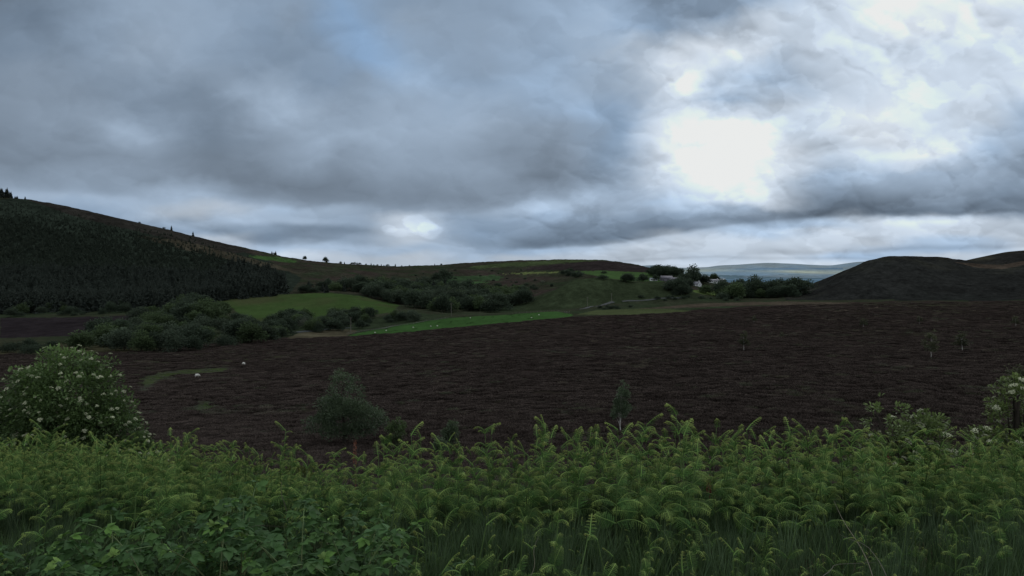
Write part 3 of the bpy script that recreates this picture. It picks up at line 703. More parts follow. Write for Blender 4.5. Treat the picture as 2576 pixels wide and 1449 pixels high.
def scatter(name, label, cat, pts, rots, scls, idx, protos, kind='stuff'):
    """one object that carries uncountable ground cover: instances of a few plants on points"""
    c = bpy.data.collections.new(name + '_sources')
    for k, me in enumerate(protos):
        o = bpy.data.objects.new('%s_source_%02d' % (name, k), me); c.objects.link(o)
    me = bpy.data.meshes.new(name); n = len(pts)
    me.vertices.add(n); me.vertices.foreach_set('co', np.asarray(pts, np.float32).ravel())
    a = me.attributes.new('rot', 'FLOAT_VECTOR', 'POINT'); a.data.foreach_set('vector', np.asarray(rots, np.float32).ravel())
    a = me.attributes.new('scl', 'FLOAT_VECTOR', 'POINT')
    scls = np.asarray(scls, np.float32)
    if scls.ndim == 1: scls = np.repeat(scls[:, None], 3, 1)
    a.data.foreach_set('vector', scls.ravel())
    a = me.attributes.new('idx', 'INT', 'POINT'); a.data.foreach_set('value', np.asarray(idx, np.int32))
    o = link(name, me)
    g = bpy.data.node_groups.new(name, 'GeometryNodeTree')
    g.interface.new_socket('Geometry', in_out='INPUT', socket_type='NodeSocketGeometry')
    g.interface.new_socket('Geometry', in_out='OUTPUT', socket_type='NodeSocketGeometry')
    N = g.nodes; L = g.links
    gi = N.new('NodeGroupInput'); go = N.new('NodeGroupOutput')
    ci = N.new('GeometryNodeCollectionInfo'); ci.inputs['Collection'].default_value = c
    ci.inputs['Separate Children'].default_value = True; ci.inputs['Reset Children'].default_value = True
    ip = N.new('GeometryNodeInstanceOnPoints'); ip.inputs['Pick Instance'].default_value = True
    def na(nm, ty):
        x = N.new('GeometryNodeInputNamedAttribute'); x.data_type = ty; x.inputs['Name'].default_value = nm
        return [s for s in x.outputs if s.enabled][0]
    L.new(gi.outputs[0], ip.inputs['Points']); L.new(ci.outputs[0], ip.inputs['Instance'])
    L.new(na('idx', 'INT'), ip.inputs['Instance Index']); L.new(na('rot', 'FLOAT_VECTOR'), ip.inputs['Rotation'])
    L.new(na('scl', 'FLOAT_VECTOR'), ip.inputs['Scale']); L.new(ip.outputs[0], go.inputs[0])
    m = o.modifiers.new('scatter', 'NODES'); m.node_group = g
    tag(o, label, cat, None, kind)
    return o

# ---- broadleaf crowns
def crown(lobes, n, size, cdark, clight, sub=1.0, seed=0, mat='leaf', flat=.25, width=.62, up=.35, clump=None, lit=(0, 0, 1)):
    """lobes: (cx,cy,cz,rx,ry,rz). Leaves sit in clumps near the lobes' surface, with gaps between the clumps"""
    lob = np.array(lobes, float); vol = (lob[:, 3] * lob[:, 4] * lob[:, 5]) ** .72; vol /= vol.sum()
    zmin = (lob[:, 2] - lob[:, 5]).min(); zmax = (lob[:, 2] + lob[:, 5]).max()
    nc = clump or int(30 + 26 * len(lob)); ci = rng.choice(len(lob), nc, p=vol)
    d = runit(nc); d[:, 2] = np.where(d[:, 2] < -.35, -d[:, 2] * .6, d[:, 2])
    r = .55 + .45 * rng.random(nc) ** .6
    cc = lob[ci, :3] + d * lob[ci, 3:] * r[:, None]
    cr = (lob[ci, 3:].mean(1)) * (.20 + .20 * rng.random(nc)) * sub
    tone = rng.random(nc)
    k = rng.choice(nc, n, p=(cr ** 2) / (cr ** 2).sum())
    dd = runit(n); rr = rng.random(n) ** .45
    Pp = cc[k] + dd * (cr[k] * rr)[:, None] * np.array([1, 1, .75])
    Dd = dd * .7 + d[k] * .5 + runit(n) * .7; Dd[:, 2] += up * .2
    Nn = runit(n) * (1 - flat) + np.array([0, 0, 1.0]) * (flat + .3)
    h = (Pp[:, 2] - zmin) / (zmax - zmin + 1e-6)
    t = np.clip(.22 * tone[k] + .38 * h + .32 * (dd[:, 2] * .5 + .5) * rr + .12 * rng.random(n), 0, 1)  # clump insides darker, tops and upper sides lighter: shading painted into leaf colour
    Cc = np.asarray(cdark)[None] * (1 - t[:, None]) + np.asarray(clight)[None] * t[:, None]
    mb = MB()
    sz = size * (.7 + .6 * rng.random(n))
    leafquads(mb, Pp, Dd, Nn, sz, sz * width, Cc, .12)
    return mb, cc, cr, d[...]

def trunkmesh(height, rad, targets, name='trunk', mat='bark', seed=0, bend=.06, base=(0, 0), nb=8, fork=.35):
    mb = MB(); n = 7; t = np.linspace(0, 1, n)
    off = np.cumsum(rng.normal(size=(n, 2)) * height * bend / 3, axis=0); off -= off[0]
    pts = np.stack([base[0] + off[:, 0], base[1] + off[:, 1], t * height - .05 * height * (t == 0)], -1)
    mb.tube(pts, rad * (1 - .72 * t) * (1 + .5 * np.exp(-t * 14)), 8)
    tg = np.asarray(targets)
    if len(tg):
        for p in tg[rng.choice(len(tg), min(nb, len(tg)), replace=False)]:
            s = fork + (1 - fork) * .8 * rng.random(); s = min(s, max(.15, (p[2] / height) * .8))
            a = np.array([np.interp(s, t, pts[:, i]) for i in range(3)])
            m_ = a * .45 + p * .55 + np.array([0, 0, .06 * height]); m_[2] = min(m_[2], max(p[2], a[2]))
            q = np.array([a, a * .7 + m_ * .3 + rng.normal(size=3) * .01 * height, m_, p])
            mb.tube(q, rad * np.array([.42, .3, .2, .06]) * (1 - .4 * s), 5)
    return mb.mesh(name, M[mat])

TREES = {}
def kind_tree(key, variants): TREES[key] = variants
def round_variant(h, w, n, size, cd, cl, nl=6, mat='leaf', cb=-.12, tb='bark'):
    lobes = []
    for k in range(nl):
        a = rng.random() * 2 * PI; rr = (rng.random() ** .6) * w * .27
        zz = h * (cb + (1 - cb) * (.28 + .42 * rng.random()))
        s = w * (.24 + .12 * rng.random())
        lobes.append((math.cos(a) * rr, math.sin(a) * rr, zz, s, s, h * (.26 + .1 * rng.random())))
    lobes.append((0, 0, h * .68, w * .26, w * .26, h * .30)); lobes.append((0, 0, h * .3, w * .36, w * .36, h * .28))
    mb, cc, cr, d = crown(lobes, n, size, cd, cl, 1.5, mat=mat)
    return mb.mesh('crown', M[mat]), trunkmesh(h * .75, h * .022, cc, 'trunk', tb)
def conifer_variant(h, w, n=420, cd=(.010, .016, .012), cl=(.030, .048, .030), bare=.05):
    mb = MB(); nw = int(n / 11)
    P0 = []; D = []; S = []; Cc = []
    for i in range(nw):
        t = i / (nw - 1); z = h * (bare + (1 - bare) * t); R = w * .5 * (1 - t) ** .85 * (.75 + .45 * rng.random()) + .02 * h * (1 - t) + .008 * h
        m = 11 if t < .8 else 6
        a0 = rng.random() * 6
        for k in range(m):
            a = a0 + k / m * 2 * PI + rng.normal() * .2; r = R * (.65 + .55 * rng.random())
            P0.append((math.cos(a) * r * .12, math.sin(a) * r * .12, z + r * .18)); dr = -.30 - .25 * (1 - t) + rng.normal() * .1
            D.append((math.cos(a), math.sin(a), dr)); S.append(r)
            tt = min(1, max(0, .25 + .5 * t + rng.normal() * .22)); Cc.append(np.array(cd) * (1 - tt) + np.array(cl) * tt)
    P0 = np.array(P0); D = np.array(D); S = np.array(S)
    N_ = np.tile([0, 0, 1.], (len(P0), 1)) + rng.normal(size=(len(P0), 3)) * .45
    leafquads(mb, P0, D, N_, S, np.maximum(S * .55, .03 * h), np.array(Cc), .06)
    tm = MB(); tm.tube([(0, 0, -.03 * h), (0, 0, h * .5), (0, 0, h * .99)], [.016 * h, .010 * h, .002 * h], 6)
    return mb.mesh('crown', M['needle']), tm.mesh('trunk', M['bark'])

DG = ((.022, .032, .022), (.062, .086, .052)); LG = ((.028, .042, .022), (.090, .130, .055)); GG = ((.022, .032, .023), (.076, .100, .062)); PG = ((.05, .06, .045), (.20, .22, .16))
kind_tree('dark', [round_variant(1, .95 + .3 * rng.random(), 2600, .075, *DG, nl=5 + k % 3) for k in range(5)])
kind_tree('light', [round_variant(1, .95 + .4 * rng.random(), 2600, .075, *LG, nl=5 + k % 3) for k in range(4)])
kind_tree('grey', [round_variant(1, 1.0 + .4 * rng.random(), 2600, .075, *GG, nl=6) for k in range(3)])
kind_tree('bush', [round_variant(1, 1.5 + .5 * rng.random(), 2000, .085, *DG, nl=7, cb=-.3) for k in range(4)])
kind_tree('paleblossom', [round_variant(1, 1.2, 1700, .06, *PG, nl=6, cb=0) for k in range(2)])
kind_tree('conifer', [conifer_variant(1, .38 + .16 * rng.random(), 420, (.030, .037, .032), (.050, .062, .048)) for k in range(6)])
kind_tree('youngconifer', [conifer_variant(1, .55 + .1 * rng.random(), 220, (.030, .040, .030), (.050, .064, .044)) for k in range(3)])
sap = []
for k in range(3):
    lobes = [(0, 0, .60, .14, .14, .34), (.06, 0, .34, .17, .17, .20), (-.07, .03, .45, .15, .15, .22), (.02 + .04 * k, -.03, .85, .06, .06, .15)]
    mb, cc, cr, d = crown(lobes, 1000, .05, (.045, .050, .030), (.105, .112, .060), 1.1, clump=46)
    sap.append((mb.mesh('crown', M['leaf']), trunkmesh(.8, .008, cc, 'trunk', 'birchbark', nb=6, bend=.03)))
kind_tree('sapling', sap)

NAMES = {'dark': 'broadleaf_tree', 'light': 'broadleaf_tree', 'grey': 'willow_tree', 'bush': 'bush', 'paleblossom': 'blossoming_bush', 'conifer': 'conifer_tree', 'youngconifer': 'young_conifer', 'sapling': 'birch_sapling'}
def put_tree(kind, loc, h, label, group=None, name=None, wide=1.0, rz=None, cat=None):
    cm, tm = TREES[kind][int(rng.integers(len(TREES[kind])))]
    o = empty(name or NAMES[kind], loc, rng.random() * 6.28 if rz is None else rz, (h * wide, h * wide, h))
    link('crown', cm, o); link('trunk', tm, o)
    tag(o, label, cat or ('bush' if kind in ('bush', 'paleblossom') else 'tree'), group)
    return o

def polyfill(poly, n, mind=0.0):
    """n points spread in a patch of the hillside, given by its outline in image pixels"""
    P_ = np.array(poly, float); out = []; tries = 0
    while len(out) < n and tries < n * 60:
        tries += 1
        b = rng.uniform(P_[:, 0].min(), P_[:, 0].max()); e = rng.uniform(P_[:, 1].min(), P_[:, 1].max())
        if not inpoly(np.array([b]), np.array([e]), poly)[0]: continue
        if mind and any((b - o[0]) ** 2 + ((e - o[1]) * 2) ** 2 < mind ** 2 for o in out): continue
        out.append((b, e))
    return out

def grove(poly, n, kinds, hr, label, group, mind=8, sink=.06, wide=(0.9, 1.3)):
    for b, e in polyfill(poly, n, mind):
        k = kinds[int(rng.integers(len(kinds)))]
        p = hit(b, e); h = rng.uniform(*hr) * (.7 if k == 'bush' else 1.25)
        put_tree(k, (p[0], p[1], p[2] - h * sink), h, label[k] if isinstance(label, dict) else label, group, wide=rng.uniform(*wide))

# -- groves and hedgerow bushes of the valley: patches outlined in image pixels, then set on the ground
TL = lambda where: {'dark': 'dark green rounded tree ' + where, 'light': 'lighter green rounded tree ' + where, 'grey': 'grey-green willow-like tree ' + where,
                    'bush': 'low dark bush ' + where, 'conifer': 'narrow dark conifer ' + where}
grove([(345, 850), (330, 815), (400, 790), (455, 772), (540, 785), (590, 806), (635, 825), (640, 862), (600, 874), (450, 886), (330, 886), (250, 876), (270, 855)], 62,
      ['dark', 'light', 'light', 'grey', 'bush'], (4.5, 8), TL('in the clump left of the large green field'), 'trees of the clump left of the large green field', 11)
grove([(400, 790), (455, 770), (530, 783), (585, 800), (560, 815), (420, 812)], 20, ['dark', 'light'], (9, 12), TL('topping the clump left of the big field'), 'taller trees of the clump left of the large green field', 9)
grove([(600, 838), (680, 820), (770, 812), (900, 815), (1010, 800), (1060, 806), (930, 828), (740, 846), (640, 862)], 44,
      ['dark', 'light', 'grey', 'bush', 'dark'], (4, 7), TL('in the hedge between the two green fields'), 'trees of the hedge between the two green fields', 9)
grove([(900, 740), (860, 728), (960, 726), (1060, 730), (1180, 748), (1260, 745), (1330, 748), (1325, 765), (1250, 784), (1160, 790), (1080, 786), (1010, 768)], 135,
      ['dark', 'dark', 'light', 'grey'], (9, 14), TL('in the wood right of the large green field'), 'trees of the wood right of the large green field', 8)
grove([(960, 725), (1060, 722), (1200, 735), (1180, 745), (1040, 736)], 22, ['conifer', 'dark'], (10, 14), TL('along the top of the middle wood'), 'trees along the top of the middle wood', 8)
grove([(800, 715), (900, 712), (960, 722), (900, 736), (820, 738), (760, 738), (770, 722)], 34, ['dark', 'bush', 'light', 'conifer'], (6, 9), TL('above the large green field'), 'trees above the large green field', 8)
grove([(675, 818), (700, 806), (770, 804), (775, 820), (700, 828)], 11, ['dark', 'light', 'dark'], (6, 8.5), TL('cutting into the lower edge of the big field'), 'trees cutting into the lower edge of the big field', 8)
grove([(810, 808), (840, 800), (930, 796), (940, 806), (850, 816)], 12, ['dark', 'light', 'grey'], (5.5, 7.5), TL('below the right half of the big field'), 'trees below the right half of the big field', 8)
grove([(0, 800), (330, 790), (350, 778), (0, 785)], 26, ['light', 'grey', 'bush', 'dark'], (4, 7.5), TL('along the foot of the plantation'), 'trees along the foot of the plantation', 9)
grove([(180, 850), (330, 830), (340, 885), (200, 880)], 14, ['dark', 'bush', 'light'], (4, 8), TL('beside the dark heather patch on the left'), 'trees beside the dark heather patch', 12)
grove([(0, 882), (90, 878), (180, 884), (100, 892), (0, 892)], 6, ['bush', 'dark'], (3, 5), TL('low on the valley floor at the far left'), 'bushes low on the valley floor at the far left', 14)
grove([(1810, 745), (1860, 738), (1990, 738), (2010, 746), (1930, 752), (1820, 752)], 38, ['dark', 'dark', 'light', 'bush'], (8, 15), TL('in the grove left of the rounded hill'), 'trees of the grove left of the rounded hill', 6)
grove([(1930, 738), (2010, 736), (2010, 744), (1940, 745)], 14, ['conifer'], (9, 12), 'small dark conifer at the foot of the rounded hill', 'conifers at the foot of the rounded hill', 4)
grove([(1690, 742), (1730, 742), (1732, 722), (1712, 716), (1690, 728)], 14, ['dark', 'dark', 'bush'], (6, 10), TL('below the farm buildings'), 'trees below the farm buildings', 6)
grove([(1635, 690), (1700, 696), (1705, 700), (1640, 694)], 14, ['dark'], (9, 13), 'dark rounded tree in the line above the farm', 'trees in the line above the farm', 5)
grove([(560, 744), (640, 740), (700, 738), (720, 742), (600, 750)], 10, ['grey', 'bush'], (4, 6), TL('between the conifers and the large green field'), 'bushes between the conifers and the field', 10)
grove([(1440, 700), (1400, 690), (1430, 686), (1470, 696)], 9, ['bush', 'dark', 'grey'], (4, 8), TL('on the slope behind the grassy knoll'), 'bushes on the slope behind the grassy knoll', 6)
grove([(1250, 712), (1400, 722), (1330, 735), (1230, 730)], 12, ['bush', 'dark'], (4, 7), TL('on the rough slope above the middle wood'), 'bushes on the rough slope above the middle wood', 9)
grove([(1010, 700), (1300, 700), (1400, 712), (1150, 716)], 14, ['bush'], (2.5, 5), 'small dark bush dotted on the rough hillside', 'small bushes dotted on the rough hillside', 12)
grove([(1000, 682), (1400, 675), (1420, 690), (1050, 700)], 12, ['bush'], (2.5, 5), 'tiny dark bush high on the far hillside', 'tiny bushes high on the far hillside', 14)
grove([(1600, 748), (1760, 746), (1900, 752), (1850, 757), (1650, 757)], 14, ['bush'], (3, 5), 'dark low bush at the moor edge below the knoll', 'bushes at the moor edge below the knoll', 10)
grove([(1480, 776), (1560, 770), (1600, 772), (1520, 782)], 8, ['bush'], (3, 4.5), 'dark low bush beside the track bend', 'bushes beside the track bend', 7)

def one(kind, b, e, h, label, name=None, wide=1.0, sink=.05):
    p = hit(b, e); return put_tree(kind, (p[0], p[1], p[2] - h * sink), h, label, None, name, wide)
one('dark', 1118, 708, 20, 'big dark rounded tree alone on the far hillside', wide=1.15)
one('dark', 1098, 710, 15, 'smaller dark tree touching the big lone tree on the far hillside')
one('dark', 1743, 713, 24, 'tallest pale-topped tree above the white gabled house', wide=1.0)
one('dark', 1770, 714, 13, 'wide dark tree right of the tallest tree by the houses', wide=1.3)
one('dark', 1724, 718, 15, 'dark tree left of the tallest tree by the houses', wide=1.2)
one('light', 1795, 707, 12, 'lone leafy tree standing behind the white bungalow', wide=1.1)
one('dark', 1805, 708, 8, 'small dark tree right of the lone tree behind the bungalow', wide=1.1)
one('dark', 1712, 693, 11, 'round dark tree standing alone at the end of the tree line', wide=1.0)
one('dark', 1574, 709, 9, 'left of two round trees at the lower edge of the farm field', wide=1.3)
one('dark', 1585, 709, 9, 'right of two round trees at the lower edge of the farm field', wide=1.3)
one('dark', 1618, 709, 9, 'round dark tree just left of the white shed', wide=1.4)
one('dark', 1650, 706, 8, 'round tree between the white shed and the grey barn', wide=1.3)
one('light', 1776, 738, 10, 'rounded green tree right of the white gabled house', wide=1.5)
one('dark', 1900, 748, 23, 'tallest dark tree in the grove left of the rounded hill', wide=.9)
one('light', 1838, 750, 13, 'paler bushy tree at the front of the grove', wide=1.3)
one('paleblossom', 765, 826, 7, 'pale blossoming bush between the two green fields', wide=.8)
one('paleblossom', 811, 826, 5, 'faintly blossoming low bush right of the pale one', wide=1.3)
one('paleblossom', 1430, 690, 5, 'pale blossoming bush behind the grassy knoll', wide=1.2)
one('paleblossom', 1367, 712, 4, 'small pale bush on the rough far slope', wide=1.3)
one('bush', 1518, 688, 4, 'dark bush in the hedge between the two farm fields', wide=1.4)
one('bush', 1515, 702, 5, 'dark bush at the lower corner of the farm field', wide=1.4)

# conifers along the lower and right edge of the plantation, one by one
for b, e in polyfill([(530, 735), (560, 690), (620, 668), (640, 690), (700, 694), (722, 712), (718, 742), (600, 752)], 100, 6):
    p = hit(b, e); h = rng.uniform(13, 21)
    put_tree('conifer', (p[0], p[1], p[2] - .5), h, 'tall dark conifer at the right tip of the plantation', 'conifers at the right tip of the plantation', 'conifer_tree')
for b, e in polyfill([(0, 790), (0, 772), (420, 765), (545, 742), (545, 762), (380, 782)], 110, 6):
    p = hit(b, e); h = rng.uniform(12, 17)
    put_tree('conifer', (p[0], p[1], p[2] - .5), h, 'tall dark conifer in the front rank of the plantation', 'conifers in the front rank of the plantation', 'conifer_tree')
# skyline trees
for i, (b, h, k, lb) in enumerate([(431, 8.5, 'conifer', 'lone conifer on the left skyline, the upper of two'), (485, 8, 'conifer', 'lone conifer on the left skyline, the lower of two'),
        (351, 2.5, 'bush', 'tiny bush on the left skyline'), (411, 3, 'bush', 'small bush on the skyline just left of the upper lone conifer'),
        (683, 5.5, 'conifer', 'left of the small skyline conifers above the green strip'), (695, 7.5, 'conifer', 'tallest of the small skyline conifers above the green strip'), (690, 4, 'bush', 'low bush among the skyline conifers above the green strip'),
        (768, 7.5, 'dark', 'small round tree alone on the skyline above the conifer tip'), (819, 10, 'dark', 'tallest pair-like tree standing alone on the middle skyline'), (823, 8, 'conifer', 'thin conifer beside the tallest tree on the middle skyline'),
        (64, 5, 'conifer', 'tiny conifer on the skyline right of the ridge-top clump')]):
    s = int(round((b - bg[0]) / 3.2)); r = int(np.argmin(EG[row0:, s])) + row0
    put_tree(k, (XG[r, s], YG[r, s], WZ[r, s] - .4), h, lb, None, wide=1.0)
for i, b in enumerate([857, 868, 884, 892, 900, 906, 921, 933, 941, 950, 958, 966, 976, 996, 1010, 1031, 1094, 1108]):
    s = int(round((b - bg[0]) / 3.2)); r = int(np.argmin(EG[row0:, s])) + row0
    k = 'conifer' if i % 3 == 1 else 'bush'
    put_tree(k, (XG[r, s], YG[r, s], WZ[r, s] - .4), rng.uniform(3, 6.5) * (1 if k == 'conifer' else .75), 'tiny wind-shaped %s on the skyline of the low saddle' % ('conifer' if k == 'conifer' else 'bush'), 'tiny trees on the skyline of the low saddle')
for i in range(26):
    b = rng.uniform(-30, 44); s = int(round((b - bg[0]) / 3.2)); r = int(np.argmin(EG[row0:, s])) + row0 - int(rng.integers(0, 3))
    h = (14 if b < 24 else 9 if b < 30 else 4.5) * rng.uniform(.85, 1.15)
    put_tree('conifer', (XG[r, s], YG[r, s], WZ[r, s] - .4), h, 'dark conifer in the clump on top of the left ridge', 'conifers of the clump on the left ridge', 'conifer_tree')

# the plantation itself: one far mass
def mass(poly, n, hfun):
    pp = polyfill(poly, n); out = []; sc = []
    for b, e in pp:
        p = hit(b, e); out.append((p[0], p[1], p[2] - .3)); sc.append(hfun(b, e))
    return out, sc
pts, sc = mass([(0, 775), (0, 690), (330, 690), (520, 700), (640, 680), (700, 700), (690, 745), (545, 757), (380, 770)], 2600, lambda b, e: rng.uniform(10, 15))
pts2, sc2 = mass([(-300, 700), (-300, 470), (0, 508), (60, 512), (200, 540), (300, 572), (350, 590), (440, 615), (560, 652), (640, 682), (520, 702), (330, 692), (0, 690)], 5200, lambda b, e: rng.uniform(1.6, 2.8) + min(1, max(0, (e - 520 - b * .12) / 70)) * rng.uniform(2, 6))
pe_, se_ = mass([(330, 580), (350, 575), (480, 600), (600, 640), (690, 668), (700, 690), (640, 684), (560, 654), (440, 617), (335, 594)], 260, lambda b, e: rng.uniform(1.5, 5))
pts2 += pe_; sc2 += se_
pts3, sc3 = mass([(-300, 790), (-300, 700), (0, 700), (0, 790)], 500, lambda b, e: rng.uniform(10, 15))
ap = np.array(pts + pts3 + pts2); asc = np.array(sc + sc3 + sc2); na_ = len(ap); n_big = len(pts) + len(pts3)
ids = np.where(np.arange(na_) < n_big, rng.integers(0, 6, na_), rng.integers(6, 9, na_))
rot = np.zeros((na_, 3)); rot[:, 2] = rng.random(na_) * 6.28
def joined(pair):
    a, b = pair
    mb = MB()
    out = []
    for me in (a,):
        n = len(me.vertices); v = np.zeros(n * 3, np.float32); me.vertices.foreach_get('co', v)
    return a
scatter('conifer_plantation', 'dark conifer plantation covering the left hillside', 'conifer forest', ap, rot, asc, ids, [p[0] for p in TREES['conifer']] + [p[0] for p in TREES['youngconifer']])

# ---- saplings dotted on the moor
for b, e, h, w, k, lb in [(1872, 882, 4.2, 1.15, 'sapling', 'slender birch sapling on the moor below the rounded hill, left of the others'), (2341, 901, 4.6, 1.1, 'sapling', 'slender birch sapling with a white stem on the right of the moor'),
        (2421, 882, 3.6, 1.7, 'sapling', 'spreading birch sapling farthest right on the moor'), (2172, 824, 3.2, 2.0, 'sapling', 'wide pale sapling far out on the moor'),
        (1896, 812, 3.2, 1.3, 'sapling', 'faint small sapling far out on the moor'), (2312, 815, 3.0, 1.6, 'sapling', 'dim low sapling on the upper right of the moor'),
        (1968, 850, 1.8, 1.6, 'sapling', 'very small sapling in the middle of the moor'), (2555, 820, 3.5, 1.6, 'sapling', 'dim sapling at the right edge of the moor'), (2560, 1000, 3.4, 1.7, 'sapling', 'dark leafy sapling at the right edge above the flowering bush')]:
    one(k, b, e, h, lb, None, w, .02)

# ---- near birches, each with its own shape
def birch(name, b, e, Y, lobes, n, size, tr_h, label, cd, cl, clump=None, trunk='bark', cat='tree', tw=.02):
    X = (b - CX) / F * Y; z = height(X, Y)
    o = empty(name, (X, Y, z - .05))
    mb, cc, cr, d = crown(lobes, int(n * 1.7), size * .95, cd, cl, 1.35, clump=clump, mat='shrubleaf')
    link('crown', mb.mesh('crown', M['shrubleaf']), o)
    link('trunk', trunkmesh(tr_h, tr_h * tw, cc, 'trunk', trunk, nb=16, bend=.05, fork=.15), o)
    tag(o, label, cat); return o
BC = ((.055, .080, .045), (.105, .145, .072))
birch('birch_tree', 868, 1135, 47, [(0, 0, 2.2, 1.5, 1.5, 1.3), (-1.5, 0, 1.6, 1.2, 1.2, 1.0), (-.2, 0, 4.1, .95, .9, 1.1), (.55, .3, 3.6, .8, .8, .8), (-.9, -.2, 3.0, .9, .9, .8), (1.3, 0, 2.0, 1.2, 1.2, 1.0), (2.2, .2, 1.4, .8, .8, .8), (-.1, 0, 1.0, 1.8, 1.5, .8)],
      9000, .13, 4.6, 'large bushy birch with two-tiered crown standing behind the bracken', *BC, clump=230)
birch('birch_tree', 998, 1125, 44, [(0, 0, 1.3, .55, .5, .8), (.1, 0, 2.0, .3, .3, .45), (-.3, 0, .7, .6, .5, .5)], 1700, .11, 2.2, 'small light green birch just right of the large bushy birch', (.028, .044, .016), (.100, .150, .050), clump=60)
birch('birch_tree', 1136, 1120, 44, [(0, 0, 1.3, .5, .5, .6), (.1, 0, 1.8, .35, .35, .35), (-.2, 0, .8, .5, .5, .5)], 1500, .11, 2.0, 'small dark green birch in the middle behind the bracken', *BC, clump=50)
birch('birch_tree', 1108, 1130, 40, [(0, 0, .9, .35, .35, .5), (0, 0, 1.3, .2, .2, .3)], 800, .10, 1.5, 'smallest dark birch leaning against its taller neighbour in the middle', *BC, clump=34)
birch('birch_tree', 1563, 1095, 52, [(0, 0, 1.8, .6, .6, .9), (.1, 0, 2.7, .45, .45, .8), (.25, 0, 3.5, .25, .25, .6), (-.15, 0, 1.4, .55, .55, .5)], 2600, .11, 3.1, 'slender upright birch with a bare white lower trunk', *BC, clump=80, trunk='birchbark', tw=.013)
birch('golden_bush', 741, 1125, 21, [(0, 0, .75, .5, .4, .32), (-.35, 0, .5, .4, .4, .3), (.3, 0, .65, .35, .3, .25)], 1500, .07, .9, 'low yellow-green bush poking up behind the bracken', (.03, .045, .012), (.13, .16, .035), clump=44, cat='bush')
birch('birch_tree', 2585, 1045, 30, [(0, 0, 1.5, .9, .9, 1.0), (.3, 0, 2.5, .6, .6, .7), (-.3, 0, .8, .9, .9, .6)], 2200, .10, 3.2, 'dim leafy birch cut by the right edge', *BC, clump=70, tw=.009)

# ---- flowering elder / rowan shrubs
def flowermesh(seed, r=.075):
    mb = MB(); n = 80
    a = rng.random(n) * 6.28; rr = np.sqrt(rng.random(n)) * r
    lob = 1 + .18 * np.sin(a * 3 + seed)
    Pp = np.stack([np.cos(a) * rr * lob, np.sin(a) * rr * lob, .028 * (1 - (rr / r) ** 2) + rng.normal(size=n) * .004], -1)
    Nn = np.tile([0, 0, 1.], (n, 1)) + rng.normal(size=(n, 3)) * .45
    t = rng.random(n)[:, None]
    leafquads(mb, Pp, runit(n) * [1, 1, .3], Nn, .024, .022, np.array([.62, .62, .44]) * t + np.array([.42, .46, .28]) * (1 - t), .1)
    for k in range(6):
        x = rng.normal(size=2) * r * .5; mb.tube([(0, 0, -.05), (x[0] * .5, x[1] * .5, -.015), (x[0], x[1], .012)], .0022, 3, (.08, .13, .04))
    return mb.mesh('flower_head', M['petal'])
FL = [flowermesh(k) for k in range(5)]
def elder(name, X, Y, zb, lobes, nleaf, nfl, label, size=.12, fl_scale=1.0, cd=(.012, .024, .012), cl=(.085, .150, .045), clump=None, yellow=False, parts=100, low=.15, zs=1.0):
    o = empty(name, (X, Y, zb), 0, zs)
    mb, cc, cr, d = crown(lobes, nleaf, size, cd, cl, .85, clump=clump or 260, mat='shrubleaf', flat=.5, width=.5)
    link('crown', mb.mesh('crown', M['shrubleaf']), o)
    lob = np.array(lobes); h = (lob[:, 2] + lob[:, 5]).max()
    tm = MB()
    for k in range(5):
        p = cc[int(rng.integers(len(cc)))]; q = np.array([(rng.normal() * .12, rng.normal() * .12, -.1), (p[0] * .3, p[1] * .3, p[2] * .45), p * .95])
        tm.tube(q, [.05, .035, .012], 6)
    for p in cc[rng.choice(len(cc), 40)]:
        tm.tube([(p[0] * .3, p[1] * .3, p[2] * .4), (p[0] * .7, p[1] * .7, p[2] * .8), p], [.018, .011, .004], 4)
    link('stems', tm.mesh('stems', M['bark']), o)
    # flower heads on the outer tips of the clumps, facing up and out
    t = cc + d * (cr * .92)[:, None]
    out = []
    tries = 0
    while len(out) < nfl and tries < nfl * 80:
        tries += 1
        k = int(rng.integers(len(cc))); v = d[k] * .8 + rng.normal(size=3) * .75; v[1] -= .35; v[2] = abs(v[2]) * .8 + .05; v /= np.linalg.norm(v)
        p = cc[k] + v * cr[k] * (1.0 + .12 * rng.random())
        g = (((p[None] - lob[:, :3]) / lob[:, 3:]) ** 2).sum(1).min()
        if g < .50 or p[2] < h * low or (out and min(np.linalg.norm(p - q[0]) for q in out) < .14 * fl_scale): continue
        out.append((p, v))
    out.sort(key=lambda q: (q[0][1] > 0, -q[0][2]))
    from mathutils import Vector
    rest = MB()
    for i, (p, v) in enumerate(out):
        nrm = Vector(v) * .6 + Vector((0, 0, .6)); rq = nrm.to_track_quat('Z', 'Y'); s = fl_scale * rng.uniform(.65, 1.2)
        if i < parts:
            f = link('flower_head', FL[i % 5], o, p); f.rotation_mode = 'QUATERNION'; f.rotation_quaternion = rq; f.scale = (s,) * 3
        else:
            me = FL[i % 5]; n = len(me.vertices); vv = np.zeros(n * 3); me.vertices.foreach_get('co', vv); vv = vv.reshape(-1, 3) * s
            R = np.array(rq.to_matrix()); ca = np.zeros(n * 4); me.color_attributes['Col'].data.foreach_get('color', ca)
            fs = [tuple(pl.vertices) for pl in me.polygons]
            rest.add(vv @ R.T + p, [f for f in fs if len(f) == 4], [f for f in fs if len(f) == 3] or None, ca.reshape(-1, 4)[:, :3])
    if rest.V:
        r = link('flower_heads', rest.mesh('flower_heads', M['petal']), o); r['kind'] = 'stuff'
    tag(o, label, 'shrub'); return o
